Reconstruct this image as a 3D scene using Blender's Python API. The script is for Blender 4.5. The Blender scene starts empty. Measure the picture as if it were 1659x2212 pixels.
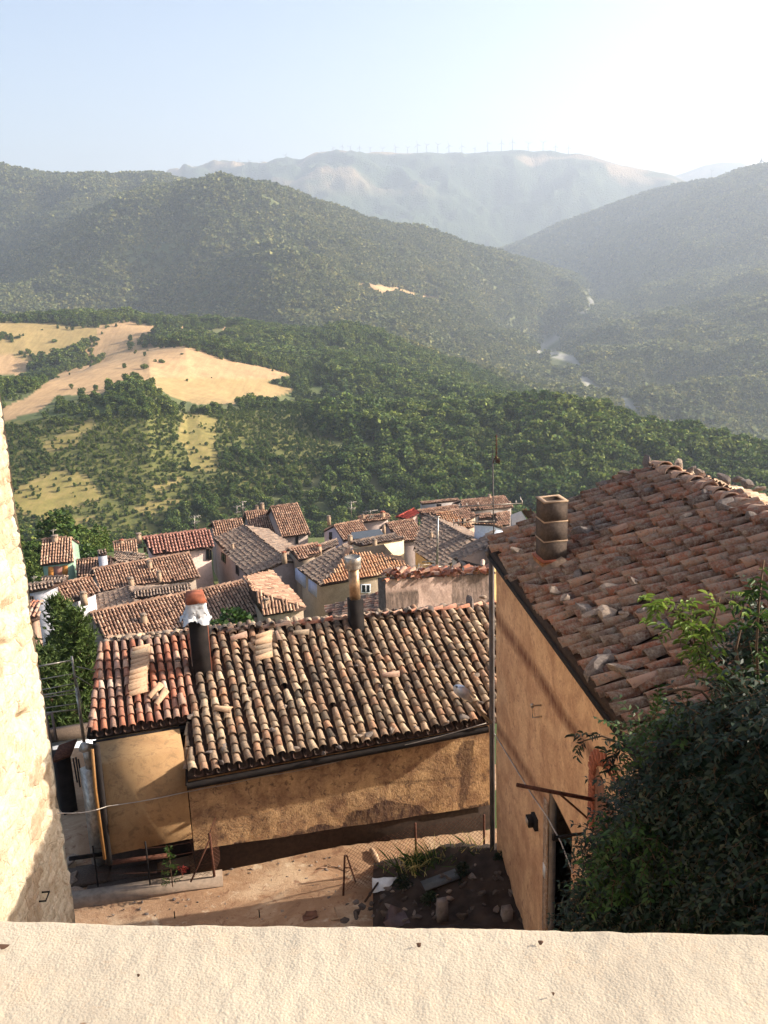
SUNAZ=82;SUNEL=24;SUNS=5;SKYS=.12;AIR=.9;DUST=6.0;OZ=.4;HAZE=1.35e-4;HCOL=(.66,.74,.87,1);HANI=.3;EXPO=1.25
import bpy, bmesh, math, random
import numpy as np
from math import pi, sin, cos, tan, atan2, hypot, radians, sqrt
random.seed(7); RNG=np.random.default_rng(11)
C=bpy.context.scene.collection
SC=bpy.context.scene

# ------------------------------------------------------------------ camera
F=2006.; CX=829.5; CY=1106.
PITCH=radians(15.3); ROLL=radians(2.0)
fw=np.array([0,cos(PITCH),-sin(PITCH)]); _X=np.array([1.,0,0]); _U=np.cross(_X,fw)
CR=_X*cos(ROLL)-_U*sin(ROLL); CU=_U*cos(ROLL)+_X*sin(ROLL)
def ray(px,py): return fw*F+CR*(px-CX)+CU*(CY-py)
def atz(px,py,z):
    d=ray(px,py); return d*(z/d[2])
def aty(px,py,y):
    d=ray(px,py); return d*(y/d[1])
def atplane(px,py,P,N):
    d=ray(px,py); return d*(np.dot(P,N)/np.dot(d,N))
def proj(p):
    p=np.asarray(p,float); w=p@fw; return (CX+F*(p@CR)/w, CY-F*(p@CU)/w)
from mathutils import Matrix, Vector
cam=bpy.data.cameras.new('camera'); cam_o=bpy.data.objects.new('camera',cam); C.objects.link(cam_o)
cam.sensor_fit='VERTICAL'; cam.sensor_height=24; cam.lens=F/2212*24
cam.clip_start=0.05; cam.clip_end=60000
M=Matrix(((CR[0],CU[0],-fw[0],0),(CR[1],CU[1],-fw[1],0),(CR[2],CU[2],-fw[2],0),(0,0,0,1)))
cam_o.matrix_world=M
SC.camera=cam_o
SC.render.resolution_x=768; SC.render.resolution_y=1024

# ------------------------------------------------------------------ mesh helpers
class MB:
    def __init__(s): s.v=[]; s.f=[]; s.n=0; s.m=[]
    def add(s,v,f,mi=0):
        v=np.asarray(v,float).reshape(-1,3)
        s.v.append(v); 
        for q in f: s.f.append(tuple(i+s.n for i in q)); s.m.append(mi)
        s.n+=len(v); return s
    def addmany(s,tv,tf,mats,orgs,mi=0):
        # tv template verts (n,3); mats (N,3,3) rows = local axes; orgs (N,3)
        N=len(orgs)
        if N==0: return s
        V=np.einsum('ni,kij->knj',tv,mats)+orgs[:,None,:]
        n=len(tv); s.v.append(V.reshape(-1,3))
        for k in range(N):
            o=s.n+k*n
            for q in tf: s.f.append(tuple(i+o for i in q)); s.m.append(mi)
        s.n+=n*N; return s
    def box(s,c,ex,ey,ez,a,b,h,mi=0,taper=1.0):
        # c = centre of base, half sizes a,b; height h
        c=np.asarray(c,float); ex=np.asarray(ex,float); ey=np.asarray(ey,float); ez=np.asarray(ez,float)
        v=[]
        for k,t in ((0,1.0),(1,taper)):
            for (i,j) in ((-1,-1),(1,-1),(1,1),(-1,1)): v.append(c+ex*a*i*t+ey*b*j*t+ez*h*k)
        s.add(v,[(3,2,1,0),(4,5,6,7),(0,1,5,4),(1,2,6,5),(2,3,7,6),(3,0,4,7)],mi); return s
    def tube(s,pts,r,n=8,mi=0,caps=True):
        pts=[np.asarray(p,float) for p in pts]; rs=r if hasattr(r,'__len__') else [r]*len(pts)
        V=[];Fc=[]
        for i,p in enumerate(pts):
            t=pts[min(i+1,len(pts)-1)]-pts[max(i-1,0)]; t=t/(np.linalg.norm(t)+1e-9)
            a=np.cross(t,[0,0,1]); 
            if np.linalg.norm(a)<.05: a=np.cross(t,[0,1,0])
            a/=np.linalg.norm(a); b=np.cross(t,a)
            for k in range(n):
                th=2*pi*k/n; V.append(p+(a*cos(th)+b*sin(th))*rs[i])
        for i in range(len(pts)-1):
            for k in range(n):
                k2=(k+1)%n; Fc.append((i*n+k,i*n+k2,(i+1)*n+k2,(i+1)*n+k))
        if caps: Fc.append(tuple(range(n))[::-1]); Fc.append(tuple((len(pts)-1)*n+k for k in range(n)))
        s.add(V,Fc,mi); return s
    def build(s,name,mats,parent=None,smooth=False,attr=None):
        me=bpy.data.meshes.new(name)
        V=np.concatenate(s.v) if s.v else np.zeros((0,3))
        org=np.array(parent['_o']) if parent is not None and '_o' in parent else np.zeros(3)
        if parent is None:
            org=np.array([V[:,0].mean(),V[:,1].mean(),V[:,2].min()]) if len(V) else org
        V=V-org
        nv=len(V); me.vertices.add(nv); me.vertices.foreach_set('co',V.astype(np.float32).ravel())
        ls=np.array([len(q) for q in s.f],np.int32); li=np.array([i for q in s.f for i in q],np.int32)
        me.loops.add(len(li)); me.loops.foreach_set('vertex_index',li)
        me.polygons.add(len(ls)); st=np.concatenate(([0],np.cumsum(ls)[:-1])).astype(np.int32) if len(ls) else ls
        me.polygons.foreach_set('loop_start',st); me.polygons.foreach_set('loop_total',ls)
        if smooth: me.polygons.foreach_set('use_smooth',np.ones(len(ls),bool))
        if not isinstance(mats,(list,tuple)): mats=[mats]
        for m in mats: me.materials.append(m)
        me.polygons.foreach_set('material_index',np.array(s.m,np.int32))
        if attr:
            for k,a in attr.items():
                at=me.attributes.new(k,'FLOAT','POINT'); at.data.foreach_set('value',np.asarray(a,np.float32))
        me.update(calc_edges=True); me.validate()
        o=bpy.data.objects.new(name,me); C.objects.link(o)
        if parent is not None:
            o.parent=parent; o['_o']=list(org) 
            if '_o' in parent: o.location=(0,0,0)
        else:
            o.location=org; o['_o']=list(org)
        return o
def thing(name,loc,label,cat,group=None):
    o=bpy.data.objects.new(name,None); C.objects.link(o); o.location=[float(c) for c in loc]; o['_o']=[float(c) for c in loc]
    o['label']=label; o['category']=cat; o.empty_display_size=.2
    if group: o['group']=group
    return o
def tag(o,label,cat,group=None,kind=None):
    if label: o['label']=label
    if cat: o['category']=cat
    if group: o['group']=group
    if kind: o['kind']=kind
    return o
def struct(o): o['kind']='structure'; return o
def copy_tree(o,parent=None,label=None,loc=None,rot=None,scale=None):
    c=o.copy(); C.objects.link(c)
    if parent is not None: c.parent=parent
    if label: c['label']=label
    if loc is not None: c.location=loc
    if rot is not None: c.rotation_euler=rot
    if scale is not None: c.scale=scale
    for ch in list(o.children):
        if ch.name!=c.name: copy_tree(ch,c)
    return c
def unit(a): a=np.asarray(a,float); return a/np.linalg.norm(a)
Z=np.array([0,0,1.])
# numpy value noise
_P=RNG.random(65536)
def _h(ix,iy,iz=0): return _P[((ix*73856093)^(iy*19349663)^(iz*83492791))&65535]
def vnoise(x,y,z=0.0):
    x=np.asarray(x,float); y=np.asarray(y,float); z=np.asarray(z,float)+0*x
    xi=np.floor(x).astype(np.int64); yi=np.floor(y).astype(np.int64); zi=np.floor(z).astype(np.int64)
    xf=x-xi; yf=y-yi; zf=z-zi
    u=xf*xf*(3-2*xf); v=yf*yf*(3-2*yf); w=zf*zf*(3-2*zf)
    def L(a,b,t): return a+(b-a)*t
    def lay(k): return L(L(_h(xi,yi,zi+k),_h(xi+1,yi,zi+k),u),L(_h(xi,yi+1,zi+k),_h(xi+1,yi+1,zi+k),u),v)
    return L(lay(0),lay(1),w)*2-1
def fbm(x,y,z=0.0,o=4):
    s=0;a=1.;t=0
    for i in range(o): s=s+a*vnoise(np.asarray(x)*2**i+i*17.3,np.asarray(y)*2**i-i*9.1,np.asarray(z)*2**i+i*3.7); t+=a; a*=.5
    return s/t
def inpoly(x,y,poly):
    x=np.asarray(x);y=np.asarray(y); r=np.zeros(x.shape,bool); n=len(poly)
    for i in range(n):
        x1,y1=poly[i]; x2,y2=poly[(i+1)%n]
        c=((y1>y)!=(y2>y))&(x<(x2-x1)*(y-y1)/((y2-y1)+1e-12)+x1); r^=c
    return r

# ------------------------------------------------------------------ materials
def lin(c):
    return tuple(((v/255)/12.92 if v/255<=.04045 else ((v/255+.055)/1.055)**2.4) for v in c)+(1,)
def newmat(name):
    m=bpy.data.materials.new(name); m.use_nodes=True; nt=m.node_tree; nt.nodes.clear()
    o=nt.nodes.new('ShaderNodeOutputMaterial'); b=nt.nodes.new('ShaderNodeBsdfPrincipled'); nt.links.new(b.outputs[0],o.inputs[0])
    b.inputs['Roughness'].default_value=.85
    try: b.inputs['Specular IOR Level'].default_value=.25
    except: pass
    return m,nt,b
class NT:
    def __init__(s,nt): s.nt=nt; s.co=None
    def n(s,t,**k):
        o=s.nt.nodes.new('ShaderNode'+t)
        for a,b in k.items(): setattr(o,a,b)
        return o
    def l(s,a,b): s.nt.links.new(a,b)
    def coord(s):
        if s.co is None: s.co=s.n('TexCoord').outputs['Object']
        return s.co
    def noise(s,scale,detail=5,rough=.6,dist=0,vec=None,strech=None):
        t=s.n('TexNoise'); t.inputs['Scale'].default_value=scale; t.inputs['Detail'].default_value=detail; t.inputs['Roughness'].default_value=rough; t.inputs['Distortion'].default_value=dist
        v=vec or s.coord()
        if strech:
            mp=s.n('Mapping'); mp.inputs['Scale'].default_value=strech; s.l(v,mp.inputs[0]); v=mp.outputs[0]
        s.l(v,t.inputs['Vector']); return t.outputs[0]
    def voro(s,scale,feature='F1',rnd=1.0,vec=None):
        t=s.n('TexVoronoi',feature=feature); t.inputs['Scale'].default_value=scale; t.inputs['Randomness'].default_value=rnd
        s.l(vec or s.coord(),t.inputs['Vector']); return t
    def ramp(s,fac,stops,interp='LINEAR'):
        r=s.n('ValToRGB'); r.color_ramp.interpolation=interp; e=r.color_ramp.elements
        while len(e)<len(stops): e.new(.5)
        for i,(p,c) in enumerate(stops):
            e[i].position=p; e[i].color=c if len(c)==4 else tuple(c)+(1,)
        s.l(fac,r.inputs[0]); return r.outputs[0]
    def mix(s,f,a,b,mode='MIX'):
        m=s.n('Mix',data_type='RGBA',blend_type=mode)
        for inp,v in ((m.inputs[0],f),(m.inputs[6],a),(m.inputs[7],b)):
            if isinstance(v,(int,float)): inp.default_value=v
            elif isinstance(v,tuple): inp.default_value=v
            else: s.l(v,inp)
        return m.outputs[2]
    def math(s,op,a,b=None):
        m=s.n('Math',operation=op)
        for i,v in enumerate((a,b)):
            if v is None: continue
            if isinstance(v,(int,float)): m.inputs[i].default_value=v
            else: s.l(v,m.inputs[i])
        return m.outputs[0]
    def attr(s,name): return s.n('Attribute',attribute_name=name).outputs['Fac']
    def bump(s,b,h,strength=.5,dist=.02):
        m=s.n('Bump'); m.inputs['Strength'].default_value=strength; m.inputs['Distance'].default_value=dist
        s.l(h,m.inputs['Height']); s.l(m.outputs[0],b.inputs['Normal'])
def step(T,v,a,b):
    return T.ramp(v,[(a,(0,0,0,1)),(b,(1,1,1,1))])
def m_plain(name,col,rough=.7,metal=0,nscale=8,var=.25,bump=0,bscale=40):
    m,nt,b=newmat(name); T=NT(nt); c=lin(col)
    dk=tuple(v*(1-var) for v in c[:3])+(1,); lt=tuple(min(1,v*(1+var*.7)) for v in c[:3])+(1,)
    T.l(T.ramp(T.noise(nscale),[(.3,dk),(.7,lt)]),b.inputs['Base Color'])
    b.inputs['Roughness'].default_value=rough; b.inputs['Metallic'].default_value=metal
    if bump: T.bump(b,T.noise(bscale,6,.7),bump,.01)
    return m
def m_tile(name,stops,lichen=(150,145,130),lich=.35,dark=(60,48,42),bump=.5):
    m,nt,b=newmat(name); T=NT(nt)
    g=T.n('NewGeometry').outputs['Random Per Island']
    base=T.ramp(g,[(i/(len(stops)-1),lin(c)) for i,c in enumerate(stops)])
    g2=T.math('FRACT',T.math('MULTIPLY',g,17.31))
    base=T.mix(.35,base,T.ramp(g2,[(0,(.45,.45,.45,1)),(1,(1.25,1.25,1.25,1))]),'MULTIPLY')
    n1=T.noise(7,6,.7); n2=T.noise(28,5,.75)
    f=T.ramp(T.math('ADD',T.math('MULTIPLY',n1,.6),T.math('MULTIPLY',n2,.4)),[(.5-.12*lich,(0,0,0,1)),(.72-.15*lich,(lich*1.6,)*3+(1,))])
    c=T.mix(f,base,lin(lichen))
    n3=T.noise(13,6,.8,vec=None)
    c=T.mix(T.ramp(n3,[(.5,(0,0,0,1)),(.72,(.85,.85,.85,1))]),c,lin(dark))
    T.l(c,b.inputs['Base Color']); T.bump(b,T.noise(45,6,.75),bump,.012)
    b.inputs['Roughness'].default_value=.95
    return m
def m_plaster(name,c1,c2,c3=None,scale=1.2,grain=60,bump=.4,stain_shade=None,patch=.5,streak=False):
    m,nt,b=newmat(name); T=NT(nt)
    n=T.noise(scale,7,.65,dist=.4)
    c=T.ramp(n,[(.35,lin(c2)),(.6,lin(c1))])
    if c3: c=T.mix(T.ramp(T.noise(scale*3.1,8,.75,dist=.5),[(patch,(0,0,0,1)),(patch+.1,(.9,.9,.9,1))]),c,lin(c3))
    if streak: c=T.mix(T.ramp(T.noise(6,6,.7,strech=(1,1,.12)),[(.45,(0,0,0,1)),(.75,(.45,.45,.45,1))]),c,lin(c2))
    g=T.noise(grain,3,.7)
    c=T.mix(.35,c,T.ramp(g,[(.3,(.5,.47,.44,1)),(.6,(1.1,1.1,1.1,1))]),'MULTIPLY')
    if stain_shade:
        a=T.attr('stain_shade'); nn=T.noise(9,6,.75,strech=(1,1,.3))
        fa=T.math('MULTIPLY',a,T.ramp(nn,[(.28,(.25,.25,.25,1)),(.58,(1,1,1,1))]))
        c=T.mix(fa,c,lin(stain_shade))
    T.l(c,b.inputs['Base Color']); T.bump(b,T.math('ADD',g,T.noise(scale*6,6,.7)),bump,.015)
    b.inputs['Roughness'].default_value=.95
    return m
def m_leaf(name,stops,trans=.25,rough=.5,stand=False):
    m,nt,b=newmat(name); T=NT(nt)
    g=T.n('NewGeometry').outputs['Random Per Island']; oi=T.n('ObjectInfo').outputs['Random']
    r=T.math('FRACT',T.math('ADD',T.math('MULTIPLY',g,.55),oi))
    c=T.ramp(r,[(i/(len(stops)-1),lin(x)) for i,x in enumerate(stops)])
    if stand:
        gp_=T.n('NewGeometry').outputs['Position']; c=T.mix(1.0,c,T.ramp(T.noise(.012,4,.7,vec=gp_),[(.3,(.62,.72,.72,1)),(.5,(1,1,1,1)),(.7,(1.5,1.32,1.05,1))]),'MULTIPLY'); c=T.mix(.8,c,T.ramp(T.noise(.09,3,.7,vec=gp_),[(.3,(.6,.66,.7,1)),(.7,(1.35,1.3,1.1,1))]),'MULTIPLY')
    T.l(c,b.inputs['Base Color']); b.inputs['Roughness'].default_value=rough
    tr=T.n('BsdfTranslucent'); T.l(c,tr.inputs[0]); mx=T.n('MixShader'); mx.inputs[0].default_value=trans
    T.l(b.outputs[0],mx.inputs[1]); T.l(tr.outputs[0],mx.inputs[2])
    T.l(mx.outputs[0],[x for x in nt.nodes if x.type=='OUTPUT_MATERIAL'][0].inputs[0])
    return m
T_MAIN=m_tile('tile_weathered',[(146,118,96),(186,158,130),(164,132,106),(108,92,78),(212,184,152),(134,114,96),(180,136,106),(92,80,70),(198,166,134)],lich=.3,bump=.9)
T_NEW=m_tile('tile_newer',[(170,104,78),(190,130,102),(154,94,74),(204,166,140),(148,116,102),(182,116,88),(204,184,166)],lich=.22,dark=(110,70,55),bump=.3)
T_RED=m_tile('tile_russet',[(134,82,62),(160,108,84),(96,66,54),(180,136,110),(112,92,80),(150,92,68),(86,66,58)],lichen=(150,138,124),lich=.62,dark=(52,40,36),bump=1.0)
T_FAR=m_tile('tile_village',[(172,130,104),(196,154,126),(152,112,90),(212,172,142),(180,136,108),(136,106,88)],lich=.25)
T_LIT=m_tile('tile_sunlit',[(206,152,112),(220,168,126),(186,130,94),(226,182,140),(170,120,90)],lich=.2)  # for sunlit slopes: the sun's warm tone is in the tile colour
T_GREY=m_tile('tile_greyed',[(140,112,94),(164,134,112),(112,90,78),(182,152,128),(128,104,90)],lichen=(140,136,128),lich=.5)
T_ORANGE=m_tile('tile_orange',[(178,124,106),(190,138,118),(166,112,96)],lich=.2,dark=(150,100,84),bump=.1)
T_REDNEW=m_tile('tile_red',[(150,62,52),(165,74,60),(140,58,50)],lich=.02,dark=(120,50,44),bump=.1)
M_PAN=m_tile('tile_pan',[(66,48,40),(80,58,48),(56,42,36)],lich=.1)  # pans far darker than covers: shade of the gaps is in the colour
M_PARA=m_plaster('roughcast_cream',(248,234,212),(240,222,196),(250,238,220),scale=2.5,grain=260,bump=1.0)
# ------------------------------------------------------------------ tiles
def tile_tpl(L=.42,w0=.075,w1=.10,h0=.055,h1=.072,n=6,th=.012,solid=True,tilt=.03):
    v=[];f=[]
    def arc(y,w,h,z):
        return [(w*cos(pi*(1-k/n)),y,z+h*sin(pi*k/n)) for k in range(n+1)]
    v+=arc(0,w0,h0,0)+arc(L,w1,h1,tilt)
    for k in range(n): f.append((k,k+1,n+1+k+1,n+1+k))
    if solid:
        v+=arc(L,w1-th,h1-th,tilt)+arc(L*.6,w0*.4+w1*.6-th,h1-th,tilt*.6)
        a=n+1;b=2*(n+1);c=3*(n+1)
        for k in range(n): f.append((a+k,a+k+1,b+k+1,b+k)); f.append((b+k,b+k+1,c+k+1,c+k))
    return np.array(v),f
TPL=tile_tpl(L=.4,w0=.058,w1=.088,h0=.055,h1=.084,tilt=.055); TPLF=tile_tpl(n=4,solid=False,L=.46,w0=.065,w1=.092,h0=.08,h1=.105,tilt=.04)
def frame(P,N):
    # h = horizontal across, d = downslope, n = normal
    n=unit(N); n=n if n[2]>0 else -n
    d=-(Z-n*n[2]); d=unit(d) if np.linalg.norm(d)>1e-6 else np.array([0,-1,0.]); h=np.cross(d,n)
    return h,d,n
def roof_tiles(mb,poly,N,spacing=.23,course=.27,tpl=TPL,jit=1.0,lift=.05,pan=True,mi=0,mpan=1,skip=.0,hdir=None):
    poly=[np.asarray(p,float) for p in poly]; O=poly[0]
    h,d,n=frame(O,N)
    P2=[((p-O)@h,(p-O)@d) for p in poly]
    a0=min(p[0] for p in P2);a1=max(p[0] for p in P2);b0=min(p[1] for p in P2);b1=max(p[1] for p in P2)
    na=max(1,int(round((a1-a0)/spacing))); sp=(a1-a0)/na; nb=int((b1-b0)/course)+2
    A=[];B=[];
    for i in range(na):
        ac=a0+(i+.5)*sp
        ph=RNG.uniform(-.5,.5)*course*.25*jit
        bow=RNG.uniform(-.02,.02)*jit
        for j in range(nb):
            A.append(ac+bow*sin(j*.5)); B.append(b1-(j+.5)*course+ph+RNG.uniform(-.03,.03)*jit)
    A=np.array(A);B=np.array(B)
    ok=inpoly(A,B,P2)&(RNG.random(len(A))>skip); A=A[ok];B=B[ok]
    N_=len(A)
    yaw=RNG.normal(0,.045,N_)*jit; yaw=np.where(RNG.random(N_)<.03*jit,yaw*5,yaw); tilt=RNG.normal(0,.02,N_)*jit
    rl=RNG.normal(0,.06,N_)*jit; sc=RNG.uniform(.92,1.08,N_)
    L=tpl[0][:,1].max()
    cu=np.cos(yaw)[:,None];su=np.sin(yaw)[:,None]
    hh=h*cu+d*su; dd=-h*su+d*cu
    dd=dd+n*tilt[:,None]; nn=n+hh*rl[:,None]
    S=spacing/.23
    mats=np.stack([hh*sc[:,None]*S,dd,nn*sc[:,None]*S],1)
    org=O+A[:,None]*h+B[:,None]*d+n*(lift+RNG.uniform(0,.012,N_)*jit)[:,None]-dd*(L-course/2)
    mb.addmany(tpl[0],tpl[1],mats,org,mi)
    if pan:
        # concave under tiles between the columns
        A2=[];B2=[]
        for i in range(na+1):
            for j in range(nb): A2.append(a0+i*sp); B2.append(b1-(j+.5)*course)
        A2=np.array(A2);B2=np.array(B2); ok=inpoly(np.clip(A2,a0+.01,a1-.01),B2,P2); A2=A2[ok];B2=B2[ok]; K=len(A2)
        mats=np.stack([np.tile(-h*1.05*S,(K,1)),np.tile(d,(K,1)),np.tile(-n*.8,(K,1))],1)
        org=O+A2[:,None]*h+B2[:,None]*d+n*(lift+.03)-d*(L-course/2)
        mb.addmany(TPLF[0],TPLF[1],mats,org,mpan)
    return h,d,n
def slab(mb,poly,N,t=.08,off=0,mi=0):
    n=unit(N); n=n if n[2]>0 else -n
    k=len(poly); top=[np.asarray(p)+n*off for p in poly]; bot=[p-Z*t for p in top]
    a=np.array(top); cr=sum(np.cross(a[i]-a[0],a[(i+1)%k]-a[0]) for i in range(k))
    order=list(range(k)) if np.dot(cr,n)>0 else list(range(k))[::-1]
    f=[tuple(order),tuple(k+i for i in order[::-1])]
    for i in range(k):
        a_,b_=order[i],order[(i+1)%k]; f.append((b_,a_,a_+k,b_+k))
    mb.add(top+bot,f,mi)
def ridge_tiles(mb,P,Q,r=.1,L=.42,step_=.34,mi=0,jit=1.0,tplx=None,lift=.06):
    P=np.asarray(P,float);Q=np.asarray(Q,float); D=Q-P; ln=np.linalg.norm(D); t=D/ln; s=unit(np.cross(t,Z)); u=np.cross(s,t)
    k=int(ln/step_); tp=tplx or TPL
    ms=[];og=[]
    for i in range(k):
        y=RNG.normal(0,.04)*jit; ss=s*cos(y)+t*sin(y); tt=t*cos(y)-s*sin(y); sc=r/.1*RNG.uniform(.95,1.1)
        ms.append([ss*sc,tt,u*sc*1.1]); og.append(P+t*(i*step_)+u*(lift+RNG.uniform(-.01,.015)*jit)+s*RNG.normal(0,.012)*jit)
    mb.addmany(tp[0],tp[1],np.array(ms),np.array(og),mi)
def stone_mesh(name,seed,mat):
    bm=bmesh.new(); bmesh.ops.create_icosphere(bm,subdivisions=2,radius=1)
    r=random.Random(seed); s=(1,r.uniform(.5,.8),r.uniform(.45,.7)); pls=[(Vector((r.gauss(0,1),r.gauss(0,1),r.gauss(0,1))).normalized(),r.uniform(.45,.8)) for _ in range(11)]
    for v in bm.verts:
        c=v.co.copy(); k=1+.55*float(vnoise(c.x*1.1+seed*7,c.y*1.1,c.z*1.1+seed))+.25*float(vnoise(c.x*3+seed,c.y*3,c.z*3))
        c=c*k
        for n_,h_ in pls:
            q_=c.dot(n_)-h_
            if q_>0: c=c-n_*q_
        v.co=Vector((c.x*s[0]*1.25,c.y*s[1]*1.25,c.z*s[2]*1.25))
    me=bpy.data.meshes.new(name); bm.to_mesh(me); bm.free(); me.materials.append(mat); return me
M_ROCK=m_plain('rock_grey',(116,104,96),.95,nscale=6,var=.45,bump=.9,bscale=18)
M_ROCKL=m_plain('rock_pale',(146,128,112),.95,nscale=6,var=.4,bump=.9,bscale=18)
STONES=[stone_mesh('stone',i,M_ROCK if i%3 else M_ROCKL) for i in range(7)]
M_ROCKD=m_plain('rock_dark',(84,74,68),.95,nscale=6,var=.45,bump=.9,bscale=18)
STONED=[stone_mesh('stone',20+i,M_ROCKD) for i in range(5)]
def stone(p,size,label,group,name='loose_stone',flat=1.0,dk=False):
    o=bpy.data.objects.new(name,random.choice(STONED if dk else STONES)); C.objects.link(o); o.location=[float(x) for x in p]
    o.scale=(size*random.uniform(.8,1.25),size*random.uniform(.8,1.2),size*random.uniform(.8,1.2)*flat); o.rotation_euler=(random.uniform(-.3,.3),random.uniform(-.3,.3),random.uniform(0,6.28))
    return tag(o,label,'stone',group)
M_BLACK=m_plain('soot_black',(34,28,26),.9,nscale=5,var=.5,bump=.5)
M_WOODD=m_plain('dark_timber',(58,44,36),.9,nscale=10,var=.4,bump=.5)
M_STEEL=m_plain('galvanised_steel',(170,160,148),.42,.75,nscale=9,var=.45)
M_STEELR=m_plain('stained_steel',(165,135,105),.45,.65,nscale=5,var=.6)
M_RUST=m_plain('rusty_iron',(92,58,44),.9,.2,nscale=20,var=.5,bump=.3)
M_PIPE=m_plain('grey_drainpipe',(96,88,84),.7,.2,nscale=4,var=.35)
M_WHITE=m_plain('white_plastic',(200,200,200),.45,nscale=12,var=.12)
M_WIRE=m_plain('grey_cable',(168,158,148),.7,nscale=3,var=.3)
M_CERAM=m_plain('terracotta_panel',(150,86,62),.85,nscale=5,var=.4,bump=.3)
M_BRICK=m_plain('brick_orange',(156,92,68),.9,nscale=14,var=.35,bump=.4)
M_GLASS,_nt,_b=newmat('dark_glass'); _b.inputs['Base Color'].default_value=(.02,.025,.03,1); _b.inputs['Roughness'].default_value=.12
M_WORN=m_plaster('plaster_worn_ochre',(198,160,116),(136,102,76),(102,80,66),scale=2.1,grain=22,bump=1.0,stain_shade=(72,52,44),patch=.53,streak=True)
M_OCHRE=m_plaster('plaster_smooth_ochre',(174,140,100),(156,122,86),(138,110,80),scale=1.4,streak=True,grain=120,bump=.4)
M_PEACH=m_plaster('plaster_peach_ochre',(214,174,134),(180,138,104),(158,118,92),scale=1.8,grain=22,patch=.54,bump=1.0,stain_shade=(104,64,46),streak=True)
M_CONC=m_plain('concrete_block',(88,74,64),.95,nscale=25,var=.35,bump=.8,bscale=60)
M_CONCL=m_plain('concrete_pale',(140,122,106),.95,nscale=6,var=.3,bump=.6)
M_MORTAR=m_plain('mortar_patch',(120,100,84),.95,nscale=9,var=.45,bump=1.0,bscale=30)

def m_roughcast():
    m,nt,b=newmat('roughcast_grains'); T=NT(nt)
    c=T.ramp(T.noise(3,6,.7),[(.3,lin((174,160,140))),(.6,lin((192,177,154)))])
    c=T.mix(T.ramp(T.noise(14,6,.8),[(.5,(0,0,0,1)),(.75,(.5,.5,.5,1))]),c,lin((206,176,142)))
    v=T.voro(270); v2=T.voro(130); n=T.noise(190,5,.8)
    g=T.math('ADD',T.math('ADD',T.math('MULTIPLY',T.math('SUBTRACT',1.0,v.outputs['Distance']),.6),T.math('MULTIPLY',n,.9)),T.math('MULTIPLY',T.math('SUBTRACT',1.0,v2.outputs['Distance']),.35))
    c=T.mix(T.ramp(n,[(.34,(.7,.7,.7,1)),(.44,(0,0,0,1))]),c,lin((168,140,112)))
    c=T.mix(T.ramp(T.noise(2.2,9,.85,dist=1.5),[(.60,(0,0,0,1)),(.66,(.45,.45,.45,1))]),c,lin((196,166,136)))
    sp=T.voro(9); c=T.mix(T.ramp(sp.outputs['Distance'],[(.025,(.8,.8,.8,1)),(.05,(0,0,0,1))]),c,lin((120,86,64)))
    T.l(c,b.inputs['Base Color']); T.bump(b,g,.5,.002); b.inputs['Roughness'].default_value=1
    return m
M_PARA=m_roughcast()
# ------------------------------------------------------------------ parapet the photographer leans over
zp=-.9
a=atz(-400,1984,zp);b=atz(829,2001,zp);c=atz(2100,2030,zp); _u=unit(c-a); a=a-_u*2.2; c=c+_u*4.0
mb=MB(); n=1500; m=60
xs=np.linspace(0,1,n); e1=(1-xs)[:,None]*a+xs[:,None]*c; 
# the far edge is a straight line a-c; near edge 1 m back toward the viewer
dirn=unit(np.cross(c-a,Z)); dirn=dirn if dirn[1]<0 else -dirn
ts=np.concatenate([[-.012,-.008,-.003,0],np.linspace(.004,.55,m)])
V=[]
for k,t in enumerate(ts):
    p=e1+dirn*t; zz=fbm(p[:,0]*3,p[:,1]*3)*.006+fbm(p[:,0]*60,p[:,1]*60)*.0014
    p=p.copy(); p[:,2]+=zz+(-.012 if k==0 else -.006 if k==1 else -.002 if k==2 else 0)
    p[:,:2]+= (dirn[:2]*(fbm(p[:,0]*25,0*p[:,0]+3)*.003)[:,None]) if k<6 else 0
    V.append(p)
low=V[0].copy(); low[:,2]-=1.4; V=[low]+V
V=np.concatenate(V); K=len(ts)+1
mb.add(V,[(i*n+j+1,i*n+j,(i+1)*n+j,(i+1)*n+j+1) for i in range(K-1) for j in range(n-1)])
back=e1+dirn*.55; b2=back.copy(); b2[:,2]-=1.4
mb.add(np.concatenate([back,b2]),[(j,j+1,n+j+1,n+j) for j in range(n-1)])
par=mb.build('parapet_wall',M_PARA,smooth=True)
tag(par,'cream roughcast parapet top running across the bottom foreground','parapet')

# ------------------------------------------------------------------ terrace ground
GZ=-13.0
def m_ground():
    m,nt,b=newmat('packed_earth'); T=NT(nt)
    c=T.ramp(T.noise(.55,8,.7,dist=.6),[(.35,lin((144,112,86))),(.5,lin((166,132,102))),(.62,lin((190,162,132)))])
    c=T.mix(T.ramp(T.noise(3.2,8,.75,dist=.8),[(.55,(0,0,0,1)),(.63,(.8,.8,.8,1))]),c,lin((128,92,70)))
    c=T.mix(T.ramp(T.noise(1.1,8,.7,dist=1.5),[(.58,(0,0,0,1)),(.64,(.7,.7,.7,1))]),c,lin((206,184,156)))
    v=T.voro(7); c=T.mix(T.ramp(v.outputs['Distance'],[(.05,(.8,.8,.8,1)),(.09,(0,0,0,1))]),c,lin((96,72,58)))
    T.l(c,b.inputs['Base Color']); T.bump(b,T.math('ADD',T.noise(12,7,.75),T.math('MULTIPLY',T.noise(60,4,.7),.4)),.7,.04); b.inputs['Roughness'].default_value=1
    return m
M_EARTH=m_ground()
mb=MB(); nx,ny=300,420
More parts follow.
